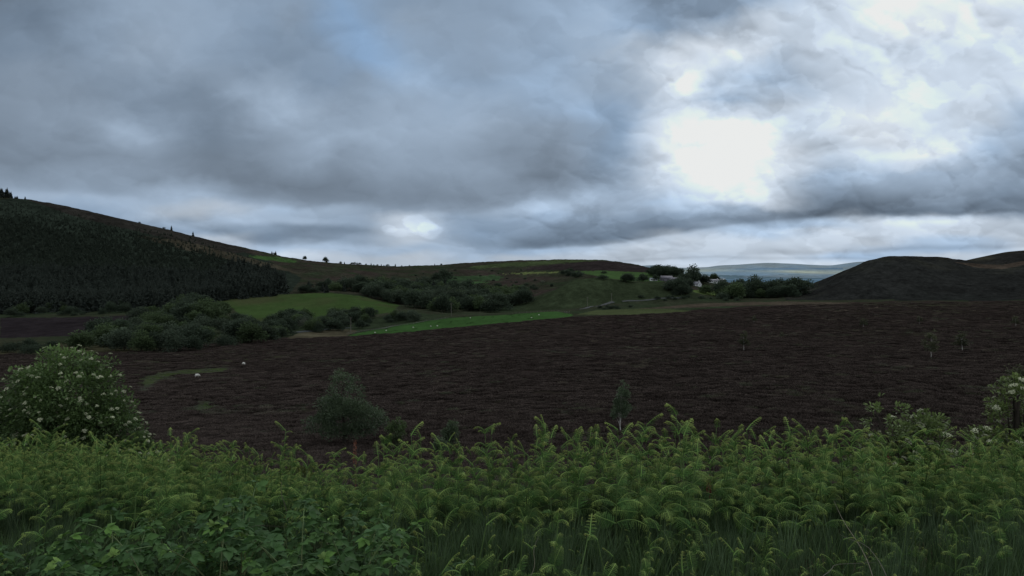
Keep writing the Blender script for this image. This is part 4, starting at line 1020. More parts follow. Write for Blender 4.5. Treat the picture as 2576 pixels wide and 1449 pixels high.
elder('elder_shrub', (175 - CX) / F * 16.5, 16.5, height((175 - CX) / F * 16.5, 16.5) - .15,
      [(0, 0, 2.45, 1.15, 1.1, 1.15), (-.9, 0, 1.9, 1.0, 1.0, 1.0), (.75, 0, 1.6, 1.0, 1.0, 1.05), (-1.9, .2, 1.6, .8, .9, .95), (1.45, 0, .95, .75, .8, .8), (1.85, .1, .5, .5, .6, .5), (0, -.3, 1.0, 1.5, 1.1, 1.0), (-1.6, 0, .8, 1.2, 1.0, .8), (.1, 0, 3.25, .5, .45, .42), (-2.6, .2, 1.0, .8, .8, .9)],
      46000, 430, 'large rounded elder shrub covered in creamy flower heads at the left', size=.085, fl_scale=.58, clump=560, cd=(.018, .036, .015), cl=(.140, .220, .065), low=.05)
elder('elder_shrub', (2290 - CX) / F * 9.2, 9.2, height((2290 - CX) / F * 9.2, 9.2) - .1,
      [(-.28, 0, 1.0, .28, .3, .48), (.22, 0, .95, .30, .3, .42), (.0, .1, .65, .55, .4, .4), (-.5, 0, .65, .3, .3, .3), (.55, .1, .62, .3, .3, .3), (-.36, 0, 1.4, .1, .1, .22), (.18, 0, 1.32, .12, .12, .15)],
      7000, 34, 'sparse flowering shrub with two leafy tops rising from the bracken on the right', size=.046, fl_scale=.55, cd=(.045, .07, .022), cl=(.17, .23, .070), clump=120, low=.45, zs=1.12)
elder('elder_shrub', (2560 - CX) / F * 9.6, 9.6, height((2560 - CX) / F * 9.6, 9.6) - .1,
      [(0, 0, 1.2, .35, .35, .6), (-.22, 0, 1.55, .16, .2, .22), (.2, 0, 1.6, .25, .3, .3), (-.2, 0, .8, .45, .4, .45), (.5, 0, 1.1, .4, .4, .6)],
      7000, 36, 'taller yellow-green flowering shrub cut by the right edge', size=.046, fl_scale=.55, cd=(.045, .07, .022), cl=(.18, .24, .070), clump=110, low=.35, zs=1.08)
elder('elder_shrub', (40 - CX) / F * 20, 20, height((40 - CX) / F * 20, 20) - .1,
      [(0, 0, 1.9, .8, .8, .8), (-1, 0, 1.8, .9, .8, .9), (.2, 0, 1.0, 1.1, .9, .9)], 5000, 30, 'darker flowering shrub half hidden behind the large one at the far left', clump=110)

# ---- heather, as clumps over the moor
def heather_proto():
    mb = MB(); n = 230
    a = rng.random(n) * 6.28; r = np.sqrt(rng.random(n)); x = np.cos(a) * r * .5; y = np.sin(a) * r * .5
    z = .30 * (1 - r ** 2) * (.6 + .5 * rng.random(n))
    Pp = np.stack([x, y, z * .6], -1); D = np.stack([x * .8, y * .8, .25 + .35 * rng.random(n)], -1) + rng.normal(size=(n, 3)) * .12
    t = rng.random(n)[:, None] * .6 + (z / .35)[:, None] * .4
    leafquads(mb, Pp, D, runit(n), .17, .05, np.array([.031, .0235, .0205]) * (1 - t) + np.array([.079, .063, .0535]) * t, .05)
    return mb.mesh('heather', M['heather'])
def tuss_proto(c0, c1, n=150, h=.32):
    mb = MB(); a = rng.random(n) * 6.28; r = np.sqrt(rng.random(n)) * .25
    Pp = np.stack([np.cos(a) * r, np.sin(a) * r, np.zeros(n)], -1); D = np.stack([np.cos(a) * .5, np.sin(a) * .5, np.full(n, 1.)], -1) + rng.normal(size=(n, 3)) * .25
    t = rng.random(n)[:, None]
    leafquads(mb, Pp, D, runit(n), h, .022, np.asarray(c0) * (1 - t) + np.asarray(c1) * t, .12)
    return mb.mesh('tussock', M['grass'])
hp = [heather_proto() for _ in range(4)] + [tuss_proto((.03, .036, .020), (.085, .085, .048)), tuss_proto((.05, .042, .03), (.11, .09, .062))]
n = 46000
bb = rng.uniform(-250, 2830, n); tt = rng.random(n)
Yh = 14 * (470 / 14) ** tt
Xh = (bb - CX) / F * Yh
hz = heights(Xh, Yh)
nn = fbm(Xh / 7, Yh / 7, 3, 91)
rr_ = fbm(Xh / 25, Yh / 25, 2, 93)
ih = np.where(((nn > .30) & (rng.random(n) < .45)) | (rng.random(n) < .03), rng.integers(4, 6, n), rng.integers(0, 4, n))
slope_ok = (Yh > 26) | (rng.random(n) < .7)
s = (.9 + .7 * rng.random(n)) * np.interp(Yh, [14, 60, 250, 470], [.9, 1.1, 1.9, 2.6])
s3 = np.stack([s * 1.2, s * 1.2, s * np.interp(Yh, [14, 100, 470], [.62, .5, .32]) * (.8 + .5 * (rr_ + .3))], -1)
rot = np.zeros((n, 3)); rot[:, 2] = rng.random(n) * 6.28
edge = np.interp(bb, bg, Yr[7]) * 1.0
eh = HY - (hz - EYE) / Yh * F
green = inpoly(bb, eh, [(335, 985), (350, 950), (400, 936), (480, 928), (590, 924), (575, 936), (450, 944), (410, 956), (380, 985)]) | inpoly(bb, eh, [(470, 1030), (480, 1012), (535, 1008), (550, 1022), (510, 1040)])
ih = np.where(green, 4, ih); s3[green] *= np.array([.8, .8, .35])
k = slope_ok & (Yh < edge)
scatter('heather', 'dense dark heather and grass tussocks covering the moor', 'heather', np.stack([Xh, Yh, hz - .03], -1)[k], rot[k], s3[k], ih[k], hp)
#--VEGEND--

# ================================================================== FOREGROUND BRACKEN
YT = np.array([.320, .385, .110]); MG = np.array([.092, .192, .050]); DGn = np.array([.044, .108, .034]); BR = np.array([.16, .085, .035])
def frond(L, npairs=12, seed=0, curl=1.0, young=.5, arch=.9, brown=0.0, lf=5):
    """one bracken pinna: arching rachis along +x, pairs of toothed pinnules, tip rolled like a crook"""
    mb = MB(); n = 26; s = np.linspace(0, 1, n)
    th = .68 - arch * 1.75 * s ** 1.2 - curl * 5.4 * np.clip(s - .76, 0, 1) / .24 * (s > .76)
    st = L / (n - 1) * np.where(s > .84, .55, 1.0)
    x = np.concatenate([[0], np.cumsum(np.cos(th[:-1]) * st[:-1])]); z = np.concatenate([[0], np.cumsum(np.sin(th[:-1]) * st[:-1])])
    y = .04 * L * np.sin(s * 3 + seed)
    pts = np.stack([x, y, z], -1); tan = np.gradient(pts, axis=0); tan /= np.linalg.norm(tan, axis=1)[:, None]
    cst = MG * .9 + YT * .25
    tipc = YT * (1 - brown) + BR * brown
    cs = cst[None] * (1 - s[:, None] ** 2) + tipc[None] * s[:, None] ** 2
    mb.tube(pts, .0034 * (1 - .6 * s) + .0010, 4, cs * 1.2)
    up0 = np.array([0, 0, 1.])
    P0 = []; D = []; N_ = []; LL = []; WW = []; Cc = []
    for i in range(npairs):
        t = .07 + .86 * i / (npairs - 1)
        p = np.array([np.interp(t, s, pts[:, k]) for k in range(3)]); d = np.array([np.interp(t, s, tan[:, k]) for k in range(3)])
        nrm = up0 - d * d.dot(up0); nrm /= np.linalg.norm(nrm) + 1e-6
        side = np.cross(nrm, d)
        l = L * .30 * (1 - .30 * max(0, young - .5)) * (1 - t) ** .6 * (.75 + .4 * rng.random()) * (.55 + .45 * min(1, t / .12)) + L * .035
        yv = np.clip((t - .25) * 1.15 * young * 1.6 + .10 * rng.random(), 0, 1)
        base_c = (DGn * .45 + MG * .55) * (1 - yv) + tipc * yv
        roll = curl * np.clip((t - .45) * 2.2, 0, 1.0)                       # younger pinnules still rolled
        for sg in (-1, 1):
            m = 6; q = np.linspace(0, 1, m + 1)
            ang = -.10 - (.35 + 1.1 * rng.random()) * q - roll * 2.8 * np.clip(q - .4, 0, 1)
            sd = side * sg * .93 + d * (.30 + .12 * rng.random())
            sd /= np.linalg.norm(sd)
            dirs = np.cos(ang)[:, None] * sd[None] + np.sin(ang)[:, None] * nrm[None]
            cp = p + np.concatenate([[np.zeros(3)], np.cumsum(dirs[:-1] * l / m, axis=0)])
            for j in range(m):
                tt = (j + .5) / m; w = min(l * .10, L * .028) * (1 - tt) ** .6 + .0020
                cc = base_c * (.85 + .3 * rng.random()) * (1 - tt * .2 * young) + tipc * tt * .2 * young
                for s2 in (-1, 1):
                    dd = np.cross(nrm, dirs[j]) * s2 * .9 + dirs[j] * .55
                    P0.append(cp[j] * .6 + cp[j + 1] * .4); D.append(dd); N_.append(nrm * .9 + rng.normal(size=3) * .25); LL.append(w * (.9 + .25 * rng.random())); WW.append(l / m * .95); Cc.append(cc)
            P0.append(cp[0]); D.append(cp[m] - cp[0]); N_.append(nrm); LL.append(np.linalg.norm(cp[m] - cp[0])); WW.append(l * .07 + .002); Cc.append(base_c * 1.05)
    leafquads(mb, np.array(P0), np.array(D), np.array(N_), np.array(LL), np.array(WW), np.array(Cc), .05)
    return mb
def mb_xform(src, dst, R, t, sc=1.0, cm=1.0):
    V = np.concatenate(src.V) * sc @ np.asarray(R).T + t
    dst.add(V, np.concatenate(src.Q) if src.Q else None, np.concatenate(src.T) if src.T else None, np.concatenate(src.C) * cm)

from mathutils import Euler, Vector, Matrix
FR = []                                                     # pinna shapes, long to short
for k in range(7):
    FR.append(frond([.31, .28, .25, .22, .19, .165, .14][k], [15, 14, 13, 13, 11, 10, 9][k], k, [.6, .9, .5, 1.0, 1.0, 1.1, 1.2][k], [.35, .5, .35, .65, .7, .85, 1.0][k], [.85, 1.05, .7, 1.0, 1.1, .9, 1.2][k], [0, 0, 0, .1, 0, .35, .15][k]))
FRM = [f.mesh('frond', M['fern']) for f in FR]
CRO = []                                                    # rolled leading tips
for k in range(3):
    CRO.append(frond([.17, .13, .22][k], [9, 7, 10][k], k + 5, 1.25, 1.1, .25, [.1, .35, .0][k]))
CROM = [f.mesh('frond', M['fern']) for f in CRO]

def plan(h, spread=1.0, npr=3, lean=.05, openness=1.0):
    """stem points plus frond placements (kind, index, location, euler, scale)"""
    lx, ly = rng.normal() * lean, rng.normal() * lean
    st = np.array([(0, 0, -.06), (lx * .3, ly * .3, h * .4), (lx, ly, h * .75), (lx * 1.4, ly * 1.4, h)])
    pl = []; az = rng.random() * PI
    for i in range(npr):
        t = [.40, .57, .73, .86, .95][i] + rng.normal() * .02; az += .35 + rng.normal() * .35
        p = np.array([np.interp(t * h, st[:, 2], st[:, c]) for c in range(3)])
        fi = min(6, int([0, 1, 3, 5, 6][i] + rng.integers(0, 2)))
        for sg in (0, PI):
            s = (h / .95) ** .6 * spread * rng.uniform(.85, 1.12)
            pl.append(('f', fi, p, (rng.normal() * .40, -(.0 + .12 * i) * openness + rng.normal() * .26, az + sg + rng.normal() * .15), s))
    p = st[-1]
    pl.append(('c', int(rng.integers(3)), p, (rng.normal() * .2, -.35 + rng.normal() * .25, rng.random() * 6.28), .9))
    if rng.random() < .6: pl.append(('f', 6, p * [1, 1, .97], (0, -.1, rng.random() * 6.28), .7))
    return st, pl
def stem_mesh(st, r=.0055):
    t = np.linspace(0, 1, 7); z = np.linspace(st[0, 2], st[-1, 2], 7)
    pts = np.stack([np.interp(z, st[:, 2], st[:, 0]), np.interp(z, st[:, 2], st[:, 1]), z], -1)
    c = np.array([.055, .075, .022])[None] * (1 - t[:, None]) + np.array([.085, .145, .04])[None] * t[:, None]
    mb = MB(); mb.tube(pts, r * (1 - .55 * t), 5, c); return mb
PLANTS = []
for k in range(12):
    h = rng.uniform(.78, 1.0); st, pl = plan(h, rng.uniform(.9, 1.15), 4 if k % 3 else 5); PLANTS.append((h, stem_mesh(st).mesh('stem', M['stem']), st, pl))
SMALL = []
for k in range(5):
    h = rng.uniform(.5, .62); st, pl = plan(h, .85, 2 + k % 2, .04, 1.8); SMALL.append((h, stem_mesh(st, .0048).mesh('stem', M['stem']), st, pl))
def whole(pt, name='bracken'):
    h, sm, st, pl = pt; mb = MB(); s = stem_mesh(st); mb_xform(s, mb, np.eye(3), 0)
    for kd, i, p, e, sc in pl:
        mb_xform((FR if kd == 'f' else CRO)[i], mb, np.array(Euler(e).to_matrix()), p, sc)
    return mb.mesh(name, M['fern'])
def put_fern(pt, X, Y, sc, rz, label, group=None, tilt=(0, 0), dz=0.0, name='bracken_plant'):
    h, sm, st, pl = pt
    o = bpy.data.objects.new(name, None); COL.objects.link(o); o.location = (X, Y, height(X, Y) + dz); o.rotation_euler = (tilt[0], tilt[1], rz); o.scale = (sc,) * 3
    link('stem', sm, o)
    for kd, i, p, e, s in pl:
        f = link('frond', (FRM if kd == 'f' else CROM)[i], o, p); f.rotation_euler = e; f.scale = (s,) * 3
    return tag(o, label, 'fern', group)

WH = [whole(p) for p in PLANTS + SMALL]

# where bracken grows: everything on the bank except the bare strip near the viewpoint
def near_edge(b):   # first dense row
    return np.interp(b, [-300, 0, 300, 500, 900, 1100, 1500, 1900, 2300, 2900], [6.2, 6.0, 5.7, 5.5, 5.3, 5.2, 5.3, 5.4, 5.7, 5.8])
def far_edge(b):    # brow of the bank
    return np.interp(b, [-300, 0, 450, 620, 750, 900, 1288, 1900, 2150, 2400, 2576, 2900], [12.4, 12.2, 9.8, 8.6, 7.9, 7.6, 7.0, 7.3, 7.8, 8.6, 9.0, 9.0])
cells = []
step = .20
for yy in np.arange(4.2, 12.6, step):
    for xx in np.arange(-11, 12.5, step):
        X = xx + rng.uniform(-.5, .5) * step; Y = yy + rng.uniform(-.5, .5) * step
        b = CX + F * X / Y
        if b < -330 or b > 2900: continue
        ne, fe = float(near_edge(b)), float(far_edge(b))
        if Y < ne + rng.normal() * .45 or Y > fe: continue
        g = fbm(np.array([X / .9]), np.array([Y / .9]), 3, 121)[0]
        if rng.random() > (.90 if g > -.25 else .42): continue
        cells.append((X, Y, b, ne, fe, g))
cells.sort(key=lambda c: c[1])
def top_scale(b, Y, fe, g):
    """plants stand lower on the left and at the brow gaps, tallest mid-picture"""
    base = np.interp(b, [-300, 0, 420, 600, 700, 820, 960, 1100, 1250, 1400, 1700, 1900, 2100, 2350, 2576, 2900],
                     [.86, .86, .80, .78, .74, .70, .80, .86, .93, .95, .90, .88, .93, .82, .86, .86])
    return float(base) * (1 + .20 * g) * (.80 + .30 * rng.random() + .12 * (rng.random() > .95))
N_IND = 190
vis_cells = [c for c in cells if -20 < c[2] < 2600]
brow = [c for c in vis_cells if c[4] - c[1] < .45 and 480 < c[2]]
rng.shuffle(brow)
indiv = set(id(c) for c in vis_cells[:N_IND - 70]) | set(id(c) for c in brow[:70])
sp = []; sr = []; ss = []; si = []
for c in cells:
    X, Y, b, ne, fe, g = c; s = top_scale(b, Y, fe, g); rz = rng.random() * 6.28; tl = (rng.normal() * .10, rng.normal() * .10)
    if id(c) in indiv:
        if Y < 6.2:
            lb = 'leafy green bracken plant with curled tips in the nearest rank of the bracken bed'; gp = 'bracken plants in the nearest rank'
        else:
            lb = 'bracken plant with curled yellowish tips standing on the brow against the dark moor'; gp = 'bracken plants along the brow'
        put_fern(PLANTS[int(rng.integers(12))], X, Y, s, rz, lb, gp, tl)
    else:
        sp.append((X, Y, height(X, Y))); sr.append((tl[0], tl[1], rz)); ss.append(s * 1.0); si.append(int(rng.integers(12)))
# tall plants that stand out, each seen apart
for b, e, Y, k, lb in [(1350, 1040, 6.3, 0, 'tallest bracken plant, two curled arms spread above the middle of the bed'), (1235, 1068, 6.4, 3, 'tall bracken plant left of the tallest one, its top bent to the left'),
        (1515, 1072, 6.6, 5, 'tall bracken plant leaning left, right of the tallest one'), (1455, 1095, 6.7, 7, 'small-headed bracken plant between the two tall ones right of the middle'),
        (1060, 1095, 7.0, 8, 'thin bracken plant with drooping tips left of the middle'), (700, 1080, 7.8, 10, 'thin bracken plant with two drooping arms standing alone left of the bushy birch'),
        (960, 1100, 7.2, 11, 'low bracken plant with drooping tips below the bushy birch'), (1690, 1095, 6.9, 1, 'broad bracken plant at the brow right of the middle, arm raised to the left'), (1780, 1105, 6.9, 2, 'broad bracken plant whose arm reaches right at the brow'),
        (1950, 1088, 7.0, 4, 'pointed bracken plant standing up at the brow on the right'), (1850, 1100, 7.1, 6, 'flat-topped bracken plant at the brow on the right'), (2040, 1100, 7.2, 9, 'bracken plant with a bent tip just left of the sparse flowering shrub'),
        (1390, 1090, 6.4, 2, 'yellow-green bracken plant crowding the tallest one on its right'), (1320, 1090, 6.4, 4, 'yellow-green bracken plant crowding the tallest one on its left'), (1140, 1095, 6.8, 5, 'rounded bracken plant at the brow left of the middle'),
        (2330, 1150, 7.4, 8, 'upright bracken plant in front of the sparse flowering shrub'), (2530, 1130, 7.2, 3, 'upright bracken plant in front of the taller flowering shrub')]:
    X = (b - CX) / F * Y; pt = PLANTS[k]; z0 = height(X, Y); h = EYE - (e - HY) / F * Y - z0
    put_fern(pt, X, Y, h / (pt[0] + .03), rng.random() * 6.28, lb, None, (rng.normal() * .03, rng.normal() * .05))
# small ferns of the near strip, each placed
for b, e, Y, k, lb in [(1178, 1295, 3.9, 0, 'young bracken plant low in the middle with a bright curled crown'), (1012, 1352, 3.7, 1, 'small young bracken plant with a coiled tip left of the bright one'), (1300, 1310, 4.0, 2, 'young bracken plant with coiled arms right of the bright one'),
        (1385, 1285, 3.9, 3, 'young bracken plant with two raised coiled arms near the bottom middle'), (1420, 1345, 3.6, 4, 'low spreading young bracken plant at the bottom middle'), (1150, 1415, 3.3, 2, 'lowest young bracken plant at the bottom edge left of the middle'),
        (1545, 1330, 3.8, 0, 'young bracken plant with bright tips at the bottom right of the middle'), (1600, 1355, 3.7, 3, 'young bracken plant beside a taller one at the bottom right of the middle'), (1740, 1300, 4.1, 1, 'young bracken plant leaning right among grass'),
        (1850, 1370, 3.7, 2, 'low bracken plant with wide fronds among grass at the bottom right'), (2130, 1360, 4.0, 4, 'young bracken plant standing in the dead litter at the right'), (2540, 1290, 4.2, 3, 'yellowish young bracken plant at the bottom right corner'),
        (2400, 1330, 4.1, 1, 'single-stemmed young bracken plant left of the bottom right corner'), (1960, 1300, 4.3, 0, 'green young bracken plant behind the dead litter'), (960, 1330, 4.2, 4, 'shaded young bracken plant right of the brambles'),
        (330, 1235, 4.6, 1, 'bright bracken plant arching left above the brambles'), (100, 1250, 4.7, 3, 'dim bracken plant at the far left above the brambles'), (2260, 1290, 4.4, 2, 'wide bracken plant above the dead litter'), (1700, 1420, 3.4, 1, 'lowest bracken plant at the bottom edge right of the middle')]:
    X = (b - CX) / F * Y; pt = SMALL[k]; z0 = height(X, Y); h = EYE - (e - HY) / F * Y - z0
    put_fern(pt, X, Y, h / (pt[0] + .03), rng.random() * 6.28, lb, None, (rng.normal() * .05, rng.normal() * .07))
# sparse low bracken between
for _ in range(330):
    b = rng.uniform(-200, 2800); Y = rng.uniform(3.4, float(near_edge(b))) ; X = (b - CX) / F * Y
    if b < 950 and rng.random() < .6: continue
    sp.append((X, Y, height(X, Y))); sr.append((rng.normal() * .1, rng.normal() * .1, rng.random() * 6.28)); ss.append(rng.uniform(.40, .8)); si.append(12 + int(rng.integers(5)))
scatter('bracken', 'dense green bracken covering the bank', 'bracken', sp, sr, ss, si, WH)

# ---- grass and dead litter on the bank
def tuft(n, h, c0, c1, lean=.35, w=.004, rad=.07):
    mb = MB()
    for _ in range(n):
        a = rng.random() * 6.28; r = rng.random() * rad; hh = h * rng.uniform(.55, 1.1); ln = lean * rng.uniform(.2, 1.3)
        t = np.linspace(0, 1, 5); da = rng.random() * 6.28
        c = np.stack([math.cos(a) * r + math.cos(da) * ln * hh * t ** 2, math.sin(a) * r + math.sin(da) * ln * hh * t ** 2, hh * t * (1 - .25 * ln * t)], -1)
        sd = np.array([-math.sin(da + .5), math.cos(da + .5), 0]) * w
        ww = (1 - t ** 1.5)[:, None]
        V = np.concatenate([c - sd * ww, c + sd * ww + 1e-4]); i = np.arange(4)
        q = rng.random(); col_ = np.asarray(c0) * (1 - q) + np.asarray(c1) * q
        mb.add(V, np.stack([i, i + 1, i + 6, i + 5], -1), None, np.concatenate([col_[None] * (.55 + .5 * t[:, None])] * 2))
    return mb.mesh('grass_tuft', M['grass'])
tf = [tuft(46, .42, (.040, .078, .026), (.078, .128, .044)) for _ in range(3)] + [tuft(34, .5, (.05, .088, .04), (.10, .15, .07), .25) for _ in range(2)] + [tuft(26, .30, (.16, .12, .07), (.24, .19, .12), .8, .003)]
gp_ = []; gr = []; gs = []; gi_ = []
for _ in range(4200):
    b = rng.uniform(-400, 3000); Y = rng.uniform(2.9, 7.5) ** 1.0; X = (b - CX) / F * Y
    dens = 1.0 if b > 900 else .45
    if Y > 5.6: dens *= .5
    if rng.random() > dens: continue
    gp_.append((X, Y, height(X, Y) - .01)); gr.append((rng.normal() * .1, rng.normal() * .1, rng.random() * 6.28)); gs.append(rng.uniform(.55, 1.15) * (1.0 if Y < 5 else .8))
    lit = 1900 < b < 2500 and 3.6 < Y < 4.9
    gi_.append(5 if rng.random() < (.45 if lit else .08) else int(rng.integers(0, 5)))
for _ in range(1500):
    b = rng.uniform(-300, 2900); Y = rng.uniform(6, 13); X = (b - CX) / F * Y
    gp_.append((X, Y, height(X, Y) - .01)); gr.append((0, 0, rng.random() * 6.28)); gs.append(rng.uniform(.7, 1.2)); gi_.append(int(rng.integers(0, 5)))
scatter('grass', 'long dark green grass between the bracken stems', 'grass', gp_, gr, gs, gi_, tf)

# ---- brambles
def leaflet(L, W, C):
    """one toothed bramble leaflet along +x, folded on its midrib"""
    n = 7; t = np.linspace(0, 1, n); w = W * np.sin(np.clip(t * .94 + .06, 0, 1) ** .8 * PI) * .5
    w[1:-1] *= 1 + .10 * ((np.arange(n - 2) % 2) * 2 - 1); w[-1] = 0
    mid = np.stack([t * L, np.zeros(n), -.16 * L * t ** 2], -1)
    l = mid + np.stack([np.zeros(n), w, w * .35], -1); r = mid + np.stack([np.zeros(n), -w, w * .35], -1)
    V = np.concatenate([l, mid, r]); i = np.arange(n - 1)
    Q = np.concatenate([np.stack([i, i + n, i + n + 1, i + 1], -1), np.stack([i + n, i + 2 * n, i + 2 * n + 1, i + n + 1], -1)])
    cv = np.asarray(C)[None] * np.concatenate([np.ones(n), np.full(n, 1.25), np.ones(n)])[:, None]
    mb = MB(); mb.add(V, Q, None, cv); return mb
def trileaf(sz, C, five=False):
    mb = MB(); mb.tube([(0, 0, 0), (sz * .5, 0, sz * .12)], .0016, 4, np.asarray(C) * .9)
    for a, s in ([(0, 1.0), (1.15, .85), (-1.15, .85)] + ([(2.1, .6), (-2.1, .6)] if five else [])):
        lf = leaflet(sz * s, sz * s * .66, np.asarray(C) * rng.uniform(.88, 1.12))
        mb_xform(lf, mb, np.array(Euler((rng.normal() * .2, .15 + rng.normal() * .15, a)).to_matrix()), np.array([sz * .5, 0, sz * .12]))
    return mb.mesh('leaf', M['bramble'])
BLm = [trileaf(.062, (.050, .104, .032)) for _ in range(3)] + [trileaf(.055, (.062, .122, .034), True) for _ in range(2)] + [trileaf(.048, (.105, .200, .045)) for _ in range(2)] + [trileaf(.036, (.150, .240, .060), True)]
def bramble(X, Y, h, label, group=None, bright=.3, n=13, az=None):
    z = height(X, Y); o = empty('bramble', (X, Y, z - .02))
    a = rng.random() * 6.28 if az is None else az; Lh = h * rng.uniform(.3, .7); t = np.linspace(0, 1, 9)
    hz_ = h * (1 - (1 - t) ** 1.8)
    pts = np.stack([math.cos(a) * Lh * t ** 1.6, math.sin(a) * Lh * t ** 1.6, hz_], -1)
    c0 = np.array([.10, .07, .035]); c1 = np.array([.09, .15, .05])
    mb = MB(); mb.tube(pts, .0042 * (1 - .6 * t), 5, c0[None] * (1 - t[:, None]) + c1[None] * t[:, None])
    link('stem', mb.mesh('stem', M['stem']), o)
    for i in range(n):
        tt = .30 + .70 * i / (n - 1); p = [np.interp(tt, t, pts[:, k]) for k in range(3)]
        top = tt > .93
        k = (7 if rng.random() < .5 else 5 + int(rng.integers(2))) if (top and bright > rng.random() * .9) else (5 if rng.random() < bright * .3 * tt else int(rng.integers(0, 5)))
        f = link('leaf', BLm[k], o, p); f.rotation_euler = (rng.normal() * .3, rng.uniform(-.5, .25) - (.5 if top else 0), i * 2.4 + rng.normal() * .4)
        f.scale = (rng.uniform(.8, 1.3) * (.85 if top else 1.05),) * 3
    return tag(o, label, 'bramble', group)
for b, e, Y, lb in [(755, 1270, 3.6, 'bramble shoot topped by a bright fan of leaves in the lower middle left'), (612, 1300, 3.7, 'bramble shoot with light green star-shaped top leaves'), (545, 1285, 4.0, 'bramble shoot with two raised pale leaves'),
        (640, 1215, 4.6, 'bramble with light leaves reaching into the bracken on the left'), (480, 1310, 3.8, 'broad-leaved bramble below the bracken at the left'), (330, 1325, 3.7, 'dark broad-leaved bramble mound at the lower left'),
        (260, 1310, 3.7, 'bramble shoot with a pointed pale tip at the lower left'), (160, 1370, 3.5, 'yellow-green bramble leaves low at the left'), (415, 1380, 3.3, 'bramble with rounded leaves at the bottom left'),
        (600, 1370, 3.3, 'bramble with grey-green leaves at the bottom left of the middle'), (790, 1350, 3.4, 'bramble with drooping leaves beside the bright fan'), (700, 1400, 3.2, 'lowest bramble with big round leaves near the bottom'), (840, 1230, 4.5, 'bramble with pale leaves among the bracken stems')]:
    X = (b - CX) / F * Y; bramble(X, Y, EYE - (e - HY) / F * Y - height(X, Y), lb, None, 1.0, 15, -PI / 2 + rng.normal() * .8)
for _ in range(105):
    b = rng.uniform(-120, 940) if rng.random() < .9 else rng.uniform(900, 1100); Y = rng.uniform(3.0, 4.9); X = (b - CX) / F * Y
    e_top = np.interp(b, [-100, 100, 300, 600, 900, 1100], [1400, 1370, 1320, 1265, 1290, 1390]) + rng.uniform(0, 110)
    h = EYE - (e_top - HY) / F * Y - height(X, Y)
    if h < .12: h = .12 + .1 * rng.random()
    bramble(X, Y, min(h, 1.15), 'leafy green bramble in the dense tangle at the lower left', 'brambles of the lower left tangle', .25, 11)

# ---- dead stalks standing or lying in the bed
def stalk(name, pts, r, label, col=(.20, .175, .125)):
    pts = np.array(pts, float); t = np.linspace(0, 1, 10); s = np.linspace(0, 1, len(pts))
    q = np.stack([np.interp(t, s, pts[:, k]) for k in range(3)], -1); q[:, 0] += .01 * np.sin(t * 7); r = r * .55
    base = q[0].copy(); mb = MB(); mb.tube(q - base, r * (1 - .7 * t), 5, col)
    o = link(name, mb.mesh(name, M['grass']), None, base); tag(o, label, 'stalk'); return o
def sp_(b, e, Y): return P(b, e, Y)
stalk('dead_stalk', [sp_(722, 1330, 4.3), sp_(715, 1260, 4.3), sp_(706, 1210, 4.35)], .006, 'bare pale dead stalk standing above the brambles')
stalk('dead_stalk', [sp_(560, 1370, 3.6), sp_(600, 1335, 3.6), sp_(650, 1322, 3.7), sp_(720, 1325, 3.8)], .003, 'thin arching dry stem above the bramble leaves', (.20, .17, .13))
stalk('dead_stalk', [sp_(2195, 1449, 3.7), sp_(2150, 1350, 4.0), sp_(2095, 1260, 4.4)], .005, 'long pale dead stem leaning left across the litter at the right')
stalk('dead_stalk', [sp_(2230, 1449, 3.6), sp_(2180, 1370, 3.9), sp_(2110, 1345, 4.2)], .004, 'second pale dead stem lying across the litter at the right', (.13, .115, .085))
stalk('dead_stalk', [sp_(2070, 1449, 3.5), sp_(2100, 1420, 3.6), sp_(2200, 1415, 3.8)], .004, 'short dead stem lying at the bottom right', (.13, .12, .09))
stalk('dead_stalk', [sp_(1330, 1290, 5.6), sp_(1560, 1200, 5.7), sp_(1610, 1150, 5.9)], .004, 'dark arching stem in the bracken right of the middle', (.05, .05, .03))
stalk('dead_stalk', [sp_(1335, 1449, 3.8), sp_(1345, 1400, 3.9), sp_(1352, 1350, 4.0)], .0035, 'straight dry grass stem at the bottom middle', (.22, .2, .14))
# seeded dock spikes, rusty red
def dock(b, e, Y, label):
    X = (b - CX) / F * Y; z = height(X, Y); h = EYE - (e - HY) / F * Y - z; o = empty('dock_plant', (X, Y, z))
    mb = MB(); mb.tube([(0, 0, -.02), (.01, 0, h * .6), (0, .01, h)], [.005, .004, .002], 5, (.20, .09, .05)); link('stem', mb.mesh('stem', M['stem']), o)
    n = 150; t = rng.random(n); a = rng.random(n) * 6.28; r = .022 * (1 - t * .6)
    P0 = np.stack([np.cos(a) * r * .5, np.sin(a) * r * .5, h * (.72 + .28 * t)], -1); D = np.stack([np.cos(a), np.sin(a), np.full(n, .3)], -1)
    m2 = MB(); leafquads(m2, P0, D, runit(n), .016, .012, np.array([.20, .075, .045])[None] * (.6 + .8 * rng.random(n)[:, None]), .1); link('seed_head', m2.mesh('seed_head', M['grass']), o)
    tag(o, label, 'dock')
dock(893, 1108, 7.6, 'rusty red dock spike at the brow below the bushy birch'); dock(2658 / 3840 * 2576, 1195, 6.2, 'rusty dock spike among the bracken right of the middle'); dock(2236, 1140, 7.8, 'faint brown dock spike under the sparse flowering shrub')
dock(2444, 1130, 8.0, 'reddish dock spike between the two flowering shrubs on the right')

